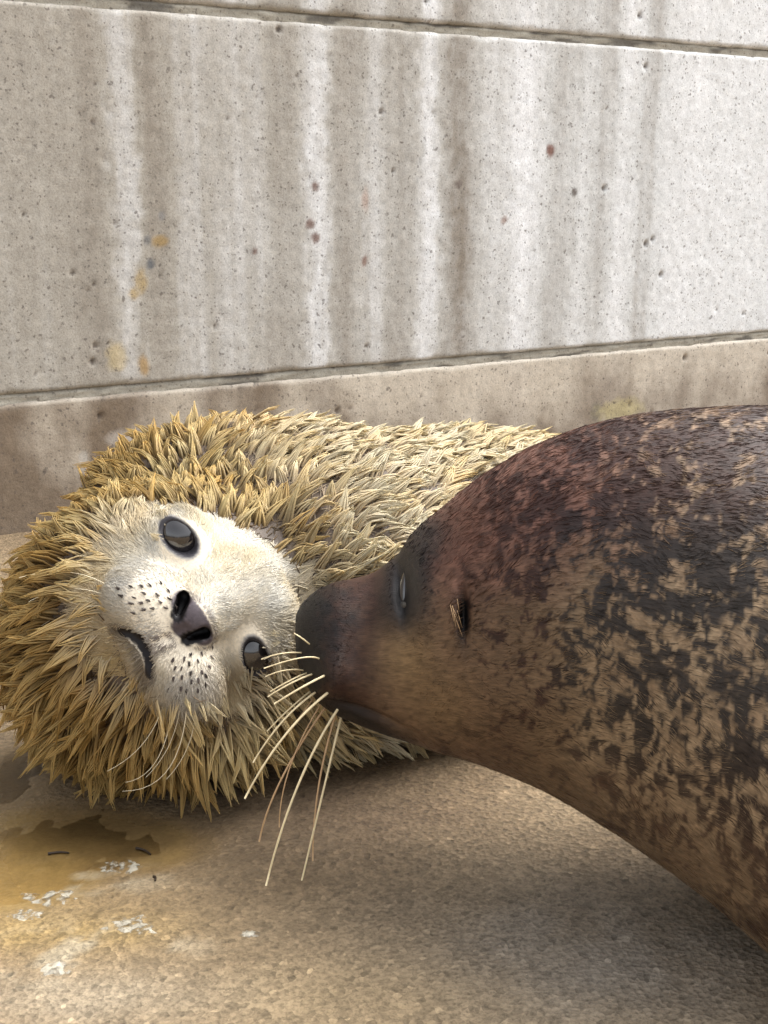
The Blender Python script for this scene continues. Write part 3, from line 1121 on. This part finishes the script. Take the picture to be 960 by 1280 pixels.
# ---- whiskers
def tube_pts(ctrl, n):
    ctrl = np.array(ctrl, float)
    t = np.linspace(0, 1, n)
    if len(ctrl) == 2:
        mid = ctrl.mean(0) + np.array([0, 0, 0.002])
        ctrl = np.array([ctrl[0], mid, ctrl[1]])
    a, m, b = ctrl
    k = 2 * m - 0.5 * (a + b)          # quadratic through the mid point
    return ((1 - t) ** 2)[:, None] * a + (2 * t * (1 - t))[:, None] * k + (t ** 2)[:, None] * b


def whisker(ctrl, r0, r1, mat, parent, n=12, name='whisker'):
    C = tube_pts(ctrl, n)
    T = unit(np.gradient(C, axis=0))
    s1 = unit(np.cross(T, [0.3, 1, 0.2])); s2 = np.cross(T, s1)
    t = np.linspace(0, 1, n)
    rad = (r0 + (r1 - r0) * t) * (1 + 0.10 * np.sin(t * 34))
    an = np.arange(5) * 2 * np.pi / 5
    V = C[:, None] + rad[:, None, None] * (np.cos(an)[None, :, None] * s1[:, None] + np.sin(an)[None, :, None] * s2[:, None])
    V = np.concatenate([V.reshape(-1, 3), C[-1:]])
    e = (n - 1) * 5
    capf = np.array([[e + k, e + (k + 1) % 5, len(V) - 1] for k in range(5)])
    return link(name, mesh('whisker', V, [grid_faces(n, 5, True), capf]), parent, mat)


M_WH1 = mat_plain('pale_pup_whisker', lin(228, 216, 186), 0.4, 0.4, 200, 0.08)
for (u0, v0), (u1, v1, d1), (u2, v2, d2) in (((206, 874), (180, 928, .80), (134, 964, .80)), ((216, 880), (196, 950, .80), (157, 978, .80)), ((234, 878), (210, 962, .80), (153, 989, .80)),
                                             ((226, 876), (212, 930, .80), (182, 972, .80)), ((246, 872), (236, 930, .80), (208, 974, .80)),
                                             ((148, 742), (92, 716, .82), (24, 722, .825)), ((148, 752), (92, 736, .82), (36, 752, .825)), ((146, 760), (100, 760, .82), (52, 782, .83))):
    whisker([trace(pup_sdf, u0, v0), at(u1, v1, d1), at(u2, v2, d2)], 0.00036, 0.00014, M_WH1, pup)

# ================================================================== MOTHER SEAL
# stations: (top u, top v, bottom u, bottom v, depth, half width as a share of half height)
ST = [(369, 788, 369, 792, 0.800, 1.0), (370, 772, 370, 810, 0.799, 0.95), (375, 759, 373, 829, 0.797, 0.95), (384, 748, 382, 850, 0.795, 0.93), (398, 737, 397, 873, 0.792, 0.90), (418, 728, 418, 891, 0.788, 0.86),
      (442, 722, 446, 904, 0.784, 0.80), (470, 711, 480, 917, 0.780, 0.80), (493, 694, 512, 927, 0.776, 0.83), (514, 668, 548, 939, 0.772, 0.86), (540, 644, 590, 950, 0.766, 0.86), (603, 594, 664, 978, 0.755, 0.84), (682, 551, 742, 1020, 0.744, 0.82),
      (770, 523, 820, 1070, 0.734, 0.80), (860, 511, 900, 1128, 0.724, 0.78), (970, 508, 985, 1200, 0.716, 0.76), (1100, 515, 1090, 1275, 0.715, 0.76)]
rings = []
for tu, tv, bu, bv, d, wsh in ST:
    a, b = at(tu, tv, d), at(bu, bv, d)
    cm = (a + b) / 2
    hv = (a - b) / 2
    dr = unit(cm - CAM)
    dr = unit(dr - np.dot(dr, unit(hv)) * unit(hv))
    rings.append((cm, hv, dr * np.linalg.norm(hv) * wsh, (tu + bu) / 2, (tv + bv) / 2, (tu - bu) / 2, (tv - bv) / 2))
# the rest of her lies on the floor beyond the right edge of the frame
last = rings[-1][0]
for k, (dx, dy, r) in enumerate(((0.13, 0.02, 0.192), (0.27, 0.06, 0.197), (0.42, 0.12, 0.185), (0.58, 0.18, 0.152), (0.72, 0.24, 0.110), (0.84, 0.29, 0.070), (0.90, 0.31, 0.035), (0.92, 0.315, 0.004))):
    c = np.array([last[0] + dx, last[1] + dy, max(r, 0.07) + 0.003])
    rings.append((c, np.array([0, 0, r]), unit(np.array([-0.25, 1.0, 0])) * r * (0.85 + 0.06 * k), 1095 + dx * 2000, 900, 0, -380 * r / 0.19))
Cn = np.array([r[0] for r in rings]); Vn = np.array([r[1] for r in rings]); Wn = np.array([r[2] for r in rings])
Dn = np.array([r[3:7] for r in rings])


def catmull(A, t):
    A = np.asarray(A, float)
    if A.ndim == 1:
        A = A[:, None]
    i = np.clip(np.floor(t).astype(int), 0, len(A) - 2)
    f = (t - i)[:, None]
    p0 = A[np.maximum(i - 1, 0)]; p1 = A[i]; p2 = A[i + 1]; p3 = A[np.minimum(i + 2, len(A) - 1)]
    return 0.5 * (2 * p1 + (p2 - p0) * f + (2 * p0 - 5 * p1 + 4 * p2 - p3) * f ** 2 + (3 * p1 - p0 - 3 * p2 + p3) * f ** 3)


tt = np.concatenate([np.linspace(0, 2, 26)[:-1], np.linspace(2, 9, 110)[:-1], np.linspace(9, 17, 210)[:-1], np.linspace(17, len(rings) - 1, 60)])
Cc, Vv, Wv, Dd = catmull(Cn, tt), catmull(Vn, tt), catmull(Wn, tt), catmull(Dn, tt)
hh = np.linalg.norm(Vv, axis=1)
hw = np.linalg.norm(Wv, axis=1)
NT = 420
thm = np.linspace(0, 2 * np.pi, NT, endpoint=False)
MV = Cc[:, None] + np.cos(thm)[None, :, None] * Vv[:, None] + np.sin(thm)[None, :, None] * Wv[:, None]
DU = (Dd[:, 0:1] + np.cos(thm)[None] * Dd[:, 2:3]).ravel()       # surface map: along the body / top to belly
DV = (Dd[:, 1:2] + np.cos(thm)[None] * Dd[:, 3:4]).ravel()
SL = np.repeat(np.concatenate([[0], np.cumsum(np.linalg.norm(np.diff(Cc, axis=0), axis=1))]), NT)
TH = np.tile(thm, len(tt))
MN = unit(np.cos(thm)[None, :, None] * Vv[:, None] / (hh ** 2)[:, None, None] + np.sin(thm)[None, :, None] * Wv[:, None] / (hw ** 2)[:, None, None]).reshape(-1, 3)
MV = MV.reshape(-1, 3)


def gp(u, v, su, sv, ang=0.0):
    du, dv = DU - u, DV - v
    c, s = math.cos(ang), math.sin(ang)
    return np.exp(-((c * du + s * dv) / su) ** 2 - ((-s * du + c * dv) / sv) ** 2)


disp = 0.0
disp = disp - 0.0065 * gp(503, 736, 8, 30, -0.06) - 0.0030 * gp(505, 732, 20, 46)     # eye slit in its socket
disp = disp + 0.0014 * gp(486, 738, 10, 36) + 0.0020 * gp(524, 735, 13, 38)      # lids
disp = disp - 0.0040 * gp(470, 765, 26, 50)                  # hollow before the eye
disp = disp - 0.0090 * gp(578, 756, 6, 24)                   # ear opening
disp = disp + 0.0020 * gp(563, 760, 9, 26)
disp = disp + 0.0085 * gp(414, 838, 28, 30) - 0.0030 * gp(446, 800, 14, 50, 0.3)                  # whisker pad
disp = disp - 0.0050 * gp(462, 884, 60, 6, 0.38)             # mouth line
disp = disp + 0.0030 * gp(620, 850, 60, 60)                  # cheek
pm = np.stack([SL, TH * 0.12, 0 * SL], -1)
# slack skin folds round the neck, a faint waviness
disp = disp + 0.0010 * (fbm(MV * 22, 3, 4) - 0.5)
MV = MV + MN * np.asarray(disp)[:, None]
MV[:, 2] = np.maximum(MV[:, 2], 0.0015)
MFq = grid_faces(len(tt), NT, True)


def mother_pigment(du, dv, P3, seed=0):
    """coat pattern on the surface map (du, dv); P3 gives true 3-D positions for the fine mottling"""
    q = np.stack([du, dv], -1)
    wv = np.stack([fbm(q / 26, 2, 301), fbm(q / 26 + 31, 2, 302)], -1) - 0.5
    q2 = q + wv * 16
    umb = mixc(lin(138, 112, 84), lin(110, 86, 64), fbm(q / 60, 3, 303))           # umber belly ground
    tan = mixc(lin(194, 168, 134), lin(158, 130, 100), fbm(q / 20, 3, 304))
    choc = mixc(lin(72, 44, 37), lin(50, 29, 26), fbm(q / 20, 3, 305))
    rose = mixc(lin(148, 106, 90), lin(100, 68, 58), np.clip(1.8 * fbm(q / 9, 3, 306) - 0.4, 0, 1))
    black = mixc(lin(36, 35, 38), lin(50, 44, 42), fbm(q / 30, 3, 307))
    right = sstep(650, 830, du + 0.10 * (dv - 700) + 70 * (fbm(q / 80, 2, 308) - 0.5))
    up = sstep(770, 650, dv + 0.06 * (du - 600) + 60 * (fbm(q / 70, 2, 309) - 0.5))       # 1 on the back
    low = sstep(0, 110, dv - (800 + 0.45 * (du - 600)))                                  # 1 under the throat
    col = mixc(umb, tan, np.clip(right + 0.12, 0, 1) * (1 - 0.55 * low))
    col = mixc(col, rose, np.clip(up * (1 - 0.7 * sstep(700, 880, du)) + 0.25 * sstep(700, 560, du), 0, 1))
    # spots: their density grows from sparse flecks on the throat to fused black on the flank
    dens = 0.40 * up + 0.46 * right + 0.30 - 0.20 * low + 0.14 * np.exp(-((du - 690) / 70) ** 2 - ((dv - 850) / 70) ** 2)
    for u0, v0, su, sv, a in ((875, 690, 75, 75, .55), (745, 735, 45, 40, .5), (925, 900, 45, 110, .45), (800, 820, 60, 50, .22), (650, 650, 70, 60, .28), (760, 575, 90, 40, .22), (900, 575, 50, 30, .25),
                              (830, 610, 25, 30, -.3), (700, 715, 22, 22, -.55), (870, 830, 25, 40, -.35), (660, 770, 40, 24, -.2), (820, 760, 30, 16, -.3), (905, 760, 16, 30, -.4), (940, 830, 18, 40, -.4), (880, 1000, 40, 60, -.15)):
        dens = dens + a * np.exp(-((du - u0) / su) ** 2 - ((dv - v0) / sv) ** 2)
    dens = dens * sstep(520, 640, du + 0.2 * (700 - dv))
    nf = 0.40 * fbm(q2 / 24, 2, 320) + 0.60 * fbm(q2 / 10.5, 2, 321)
    nv = 0.40 * fbm(q2 * np.array([1.0, 0.5]) / 22, 2, 324) + 0.60 * fbm(q2 * np.array([1.0, 0.5]) / 9.5, 2, 325)   # drawn out downwards on the chest
    bl = sstep(760, 860, dv + 40 * (fbm(q / 40, 2, 326) - 0.5)) * right
    nf = nf * (1 - bl) + nv * bl
    nf = 0.5 + (nf - 0.5) * 1.7 + 0.05 * (fbm(q / 3.5, 1, 322) - 0.5)
    mf = sstep(-0.085, 0.095, nf - (0.80 - 0.40 * dens))
    dark = mixc(black, choc, np.clip(sstep(690, 600, dv) + sstep(720, 660, du) + 0.8 * low + 0.6 * sstep(840, 1000, dv), 0, 1))
    col = mixc(col, dark, mf * (0.93 - 0.25 * low))
    # head
    col = mixc(col, lin(72, 46, 36), np.clip(0.98 * sstep(520, 452, du + 0.12 * (dv - 780)) * (0.75 + 0.4 * fbm(q / 22, 3, 331)), 0, 1))
    col = mixc(col, lin(122, 82, 66), 0.8 * np.exp(-((du - 566) / 40) ** 2 - ((dv - 655) / 40) ** 2))
    col = mixc(col, lin(164, 134, 96), 0.95 * np.exp(-((du - 508) / 34) ** 2 - ((dv - 810) / 40) ** 2))
    col = mixc(col, lin(146, 118, 84), 0.75 * np.exp(-((du - 545) / 50) ** 2 - ((dv - 860) / 50) ** 2))
    eyez = np.exp(-((du - 506 - 0.12 * (735 - dv)) / 34) ** 4 - ((dv - 718) / 62) ** 4)
    col = mixc(col, lin(46, 45, 47), eyez * 0.95)
    eyez2 = np.exp(-((du - 530) / 34) ** 2 - ((dv - 665) / 26) ** 2)
    col = mixc(col, lin(56, 52, 52), eyez2 * 0.8)
    nosez = sstep(462, 400, du + 0.25 * np.abs(dv - 770) + 46 * (fbm(q / 14, 3, 332) - 0.5))
    col = mixc(col, lin(32, 30, 31), nosez * 0.95)
    lipz = np.exp(-((du - 440 - 0.55 * (dv - 880)) / 70) ** 2) * sstep(0, 40, dv - (826 + 0.50 * (du - 380)))  # black lip, with the muzzle's shaded underside put into its colour
    col = mixc(col, lin(34, 28, 27), np.clip(lipz * 1.3, 0, 1) * 0.95 * sstep(600, 500, du))
    ear = np.exp(-((du - 578) / 7) ** 2 - ((dv - 756) / 26) ** 2)
    col = mixc(col, lin(22, 18, 18), np.clip(ear * 1.6, 0, 1))
    slit = np.exp(-((du - 503) / 8) ** 2 - ((dv - 736) / 34) ** 2)
    col = mixc(col, lin(34, 32, 34), np.clip(slit * 1.4, 0, 1))
    # hair grain: lighter and darker flecks lying along the body
    gr = fbm(q * np.array([0.45, 1.0]) / 4.5, 2, 341)
    col = col * (0.62 + 0.76 * gr)[:, None]
    return np.clip(col * 0.57, 0.004, 0.8)


def mat_mother():
    M = Mat('sleek_mottled_seal_coat')
    at_ = M.n('Attribute', attribute_name='pigment')
    mp = M.n('Attribute', attribute_name='lie')
    sc = M.n('VectorMath', operation='MULTIPLY')
    M.l(mp.outputs['Vector'], sc.inputs[0])
    sc.inputs[1].default_value = (130, 900, 1)
    n1 = M.n('TexNoise', Scale=1.0, Detail=4.0, Roughness=0.65)
    M.l(sc.outputs[0], n1.inputs['Vector'])
    c = M.mul(at_.outputs['Color'], M.ramp(n1.outputs[0], [(0.25, 0.6), (0.5, 1.0), (0.78, 1.4)]))
    M.l(c, M.b.inputs['Base Color'])
    M.set(Roughness=0.46)
    M.b.inputs['Specular IOR Level'].default_value = 0.3
    bp = M.n('Bump', Strength=0.5, Distance=0.0009)
    M.l(n1.outputs[0], bp.inputs['Height'])
    M.l(bp.outputs[0], M.b.inputs['Normal'])
    return M.m


M_MOM = mat_mother()
mom = thing('mother_seal', 'large brown and black mottled adult seal nosing the pup with pale whiskers', 'seal')
lie = np.stack([SL, TH * 0.1, 0 * SL], -1)
mbody = link('body', mesh('mother_body', MV, MFq, True, mother_pigment(DU, DV, MV), {'lie': lie}), mom, M_MOM)

# short lying hair over the visible part of her coat
M_MHAIR = mat_hair('mother_short_hair', 0.45, 0.22, 0.08)
rgm = np.random.default_rng(55)
nst = len(tt)
vis = MFq[(MFq[:, 0] // NT) < nst - 52]
Tt = MFq[:0]
A = MV[vis[:, 0]]; B = MV[vis[:, 1]]; Cq = MV[vis[:, 3]]
ar = np.linalg.norm(np.cross(B - A, Cq - A), axis=1)
cdf = np.cumsum(ar); cdf /= cdf[-1]
NH = 185000
k = np.searchsorted(cdf, rgm.random(NH))
a_, b_ = rgm.random(NH)[:, None], rgm.random(NH)[:, None]
P = A[k] + (B[k] - A[k]) * a_ + (Cq[k] - A[k]) * b_
nrm = unit(np.cross(B[k] - A[k], Cq[k] - A[k]))
nrm *= np.sign((nrm * MN[vis[k, 0]]).sum(1))[:, None]
du_ = DU[vis[k, 0]] * (1 - a_[:, 0]) + DU[vis[k, 1]] * a_[:, 0] + (DU[vis[k, 3]] - DU[vis[k, 0]]) * b_[:, 0]
dv_ = DV[vis[k, 0]] * (1 - a_[:, 0]) + DV[vis[k, 1]] * a_[:, 0] + (DV[vis[k, 3]] - DV[vis[k, 0]]) * b_[:, 0]
back = unit(MV[np.minimum(vis[k, 0] + NT, len(MV) - 1)] - MV[vis[k, 0]])
sd_ = np.cross(nrm, back)
ph = rgm.normal(0, 0.22, NH) + 1.6 * (fbm(P * 40, 2, 77) - 0.5)
Dh = unit(back * np.cos(ph)[:, None] + sd_ * np.sin(ph)[:, None] + nrm * (0.16 + 0.1 * rgm.random(NH))[:, None])
hc = mother_pigment(du_, dv_, P)
gap = np.maximum(np.exp(-((du_ - 578) / 8) ** 2 - ((dv_ - 756) / 28) ** 2), np.exp(-((du_ - 504) / 19) ** 2 - ((dv_ - 734) / 46) ** 2))
ok = (gap < 0.35) & (P[:, 2] > 0.006) & ((nrm * unit(CAM - P)).sum(1) > -0.4)
P, nrm, Dh, hc, du_ = P[ok], nrm[ok], Dh[ok], hc[ok], du_[ok]
jt = (0.80 + 0.42 * rgm.random(len(P)))[:, None]
Lh = (0.0038 + 0.0034 * sstep(420, 640, du_)) * (0.7 + 0.6 * rgm.random(len(P)))
V3, F3, C3 = hair_arrays(P - nrm * 0.0004, Dh, Lh, -0.14 * nrm, np.full(len(P), 0.00030), np.full(len(P), 0.00008), hc * jt, hc * jt * 1.08, 2)
mh = link('coat_hair', mesh('coat_hair', V3, F3, True, C3), mom, M_MHAIR)
mh['kind'] = 'stuff'

bvh = BVHTree.FromPolygons(MV.tolist(), MFq.tolist())


def on_mother(u, v):
    r = unit(ray(u, v))
    h = bvh.ray_cast(Vector(CAM), Vector(r))
    if h[0] is None:
        h = bvh.find_nearest(Vector(at(u, v, 0.79)))
    return np.array(h[0]), np.array(h[1])


# eye: a narrow glossy almond between heavy lids
pe, ne = on_mother(503, 738)
if np.dot(ne, CAM - pe) < 0:
    ne = -ne
va = unit(U_ - np.dot(U_, ne) * ne); ha = np.cross(va, ne)
ellipsoid('eye', pe - ne * 0.0046, (0.0066, 0.0165, 0.0062), np.stack([ha, va, ne]), M_EYE, mom)
M_LID = mat_plain('grey_lid_skin', lin(74, 71, 67), 0.3, 0.5, 400, 0.25)
pl, nl = on_mother(504, 757)
ellipsoid('eyelid', pl - ne * 0.0008, (0.0064, 0.0026, 0.0016), np.stack([ha, va, ne]), M_LID, mom)

# pale hairs at the ear
M_WH2 = mat_plain('cream_whisker', lin(232, 214, 172), 0.38, 0.45, 300, 0.10)
M_WH3 = mat_plain('tan_whisker', lin(190, 156, 116), 0.4, 0.45, 300, 0.10)
for k in range(6):
    u0, v0 = 566 + random.uniform(-3, 6), 745 + random.uniform(0, 26)
    p0, n0 = on_mother(u0, v0)
    p1, n1 = on_mother(u0 + random.uniform(0, 12), v0 + random.uniform(10, 30))
    whisker([p0, (p0 + p1) / 2 - ray(u0, v0) * 0.003, p1 - ray(u0, v0) * 0.001], 0.00022, 0.00008, M_WH3, mom, 6, name='ear_hair')

for row in ([(400, 824), (376, 822.5), (330, 835.5), .35], [(378, 816), (352, 817), (327, 824), .3], [(384, 841), (362, 851), (338, 864.5), .45], [(391, 842.5), (364, 854), (335, 871), .55],
            [(407, 844), (376, 860), (343, 880), .75], [(388, 864.5), (362, 886), (334, 914), .4], [(395, 865), (353, 902), (316.5, 953), .75], [(411, 865), (354, 922), (306, 998), 1.0],
            [(406, 885), (351, 975), (324, 1052), .8, 1], [(423, 885), (371, 985), (332.5, 1107), 1.0], [(426, 897), (407, 976), (373, 1118), .9], [(418, 896), (398, 984), (391, 1076), .6, 1],
            [(398, 884), (362, 960), (349, 1034), .4, 1], [(388, 806), (376, 797), (368, 792), .3], [(380, 838), (356, 838), (332, 846), .3], [(392, 872), (372, 900), (352, 925), .3, 1]):
    (u0, v0), (u1, v1), (u2, v2) = row[:3]
    p0 = on_mother(u0, v0)[0]
    d0 = np.dot(p0 - CAM, F_)
    p0 = p0 + ray(u0, v0) * 0.002
    wd = row[3]
    whisker([p0, at(u1, v1, d0 - 0.008), at(u2, v2, d0 - 0.006)], 0.00036 + 0.00060 * wd, 0.00026 + 0.00040 * wd, M_WH3 if len(row) > 4 else M_WH2, mom, 14)


# flippers, out of the frame on the right
def flipper(name, root, tip, width, thick, up, parent, mat, pig):
    root, tip, up = np.array(root), np.array(tip), np.array(up)
    a = unit(tip - root); s = unit(np.cross(a, up)); u = np.cross(s, a)
    n, m = 22, 24
    V = []
    for i in range(n):
        t = i / (n - 1)
        wdt = width * (0.55 + 0.6 * t - 0.25 * t * t) * math.sqrt(max(1 - t ** 6, 0.0004))
        for j in range(m):
            an = 2 * math.pi * j / m
            x_ = math.cos(an) * wdt
            fing = 1 + 0.10 * math.cos(5 * math.pi * x_ / max(width, 1e-4)) * t
            V.append(root + a * t * np.linalg.norm(tip - root) * (1 - 0.10 * (x_ / width) ** 2) + s * x_ + u * math.sin(an) * thick * (1 - 0.7 * t) * fing)
    V = np.array(V)
    V[:, 2] = np.maximum(V[:, 2], 0.002)
    col = mixc(np.tile(lin(*pig), (len(V), 1)), lin(40, 34, 32), fbm(V * 60, 3, 9))
    return link(name, mesh(name, V, grid_faces(n, m, True), True, col, {'lie': V}), parent, mat)


flipper('front_flipper', last + [0.20, -0.13, -0.10], last + [0.27, -0.30, -0.17], 0.06, 0.022, (0, 0, 1), mom, M_MOM, (84, 66, 54))
flipper('hind_flipper', last + [0.88, 0.06, -0.12], last + [1.12, 0.03, -0.13], 0.07, 0.02, (0, 0, 1), mom, M_MOM, (84, 66, 54))
flipper('hind_flipper', last + [0.88, 0.11, -0.12], last + [1.10, 0.20, -0.13], 0.07, 0.02, (0, 0, 1), mom, M_MOM, (84, 66, 54))
tb = BC + tail_dir * 0.40
for sgn in (-1, 1):
    r0 = tb + side_dir * 0.02 * sgn; r0[2] = 0.04
    flipper('hind_flipper', r0, r0 + tail_dir * 0.11 + side_dir * 0.03 * sgn, 0.03, 0.012, (0, 0, 1), pup, M_SKIN, (120, 108, 92))

# ================================================================== SMALL THINGS ON THE FLOOR
M_SCUM = mat_plain('scum_with_wet_sheen', lin(174, 167, 150), 0.45, 0.4, 260, 0.3)  # scum tone, raised to carry white wet reflections of the floor too
_t = M_SCUM.node_tree
_n = _t.nodes.new('ShaderNodeTexNoise'); _n.inputs['Scale'].default_value = 170; _n.inputs['Detail'].default_value = 4
_c = _t.nodes.new('ShaderNodeTexCoord'); _t.links.new(_c.outputs['Object'], _n.inputs['Vector'])
_r = _t.nodes.new('ShaderNodeValToRGB'); _r.color_ramp.elements[0].position = 0.44; _r.color_ramp.elements[1].position = 0.60
_t.links.new(_n.outputs[0], _r.inputs[0]); _t.links.new(_r.outputs[0], _t.nodes['Principled BSDF'].inputs['Alpha'])


def ground_z(px, py):
    i = np.clip(np.searchsorted(gx, px), 0, len(gx) - 1); j = np.clip(np.searchsorted(gy, py), 0, len(gy) - 1)
    return float(gz[i * len(gy) + j])


def flake(u, v, ru, rv, label, seed, hz=0.0022):
    c = on_ground(u, v)
    a = abs(on_ground(u + ru, v)[0] - c[0]); b = abs(on_ground(u, v + rv)[1] - c[1])
    n, m = 9, 40
    V = []
    an = np.arange(m) * 2 * np.pi / m
    edge = 0.35 + 1.3 * fbm(np.stack([np.cos(an) * 2.2 + seed, np.sin(an) * 2.2], -1), 3, seed)
    for i in range(n):
        t = i / (n - 1)
        xx = c[0] + a * t * edge * np.cos(an); yy = c[1] + b * t * edge * np.sin(an)
        for q in range(m):
            g0 = max(ground_z(xx[q], yy[q]), -0.0013)
            V.append([xx[q], yy[q], g0 + (1 - t ** 3) * 0.5 * hz * (0.35 + 1.1 * noise(np.array([[xx[q] * 160, yy[q] * 160]]), seed)[0]) - 0.0004 * t])
    o = link('scum_flake', mesh('scum_flake', V, grid_faces(n, m, True)), None, M_SCUM)
    o['label'] = label; o['category'] = 'scum flake'; o['group'] = 'white scum flakes round the puddle'


flake(64, 1122, 34, 10, 'bright white scum flake standing out of the amber puddle', 3, 0.004)
flake(150, 1081, 26, 9, 'thin pale scum flake at the puddle edge below the pup', 5, 0.0025)
flake(70, 1213, 20, 10, 'small rounded white scum flake on dry floor before the puddle', 8, 0.004)
flake(168, 1160, 34, 14, 'broad flat cream scum flake on the gritty floor beside the puddle', 11, 0.0016)
flake(34, 1143, 26, 8, 'long streaky pale scum flake lying across the amber stain', 14, 0.002)
flake(312, 1170, 16, 5, 'small lone pale scum flake on bare gritty floor away from the puddle', 17, 0.002)
M_TWIG = mat_plain('dark_wet_twig', lin(52, 40, 28), 0.5, 0.4, 300, 0.3)
for (u0, v0, u1, v1, lab) in ((60, 1066, 86, 1065, 'thin dark twig floating level in the amber puddle'), (170, 1059, 188, 1067, 'short dark twig slanting beside the pale scum flake'), (192, 1097, 194, 1103, 'tiny dark crumb of debris on the stained floor')):
    p0, p1 = on_ground(u0, v0), on_ground(u1, v1)
    for p in (p0, p1):
        p[2] = max(ground_z(p[0], p[1]), -0.0013) + 0.0006
    o = whisker([p0, (p0 + p1) / 2 + [0.0006, 0.001, 0.0004], p1], 0.0011, 0.0006, M_TWIG, None, 7, name='twig')
    o['label'] = lab; o['category'] = 'twig'; o['group'] = 'dark twigs in the puddle'
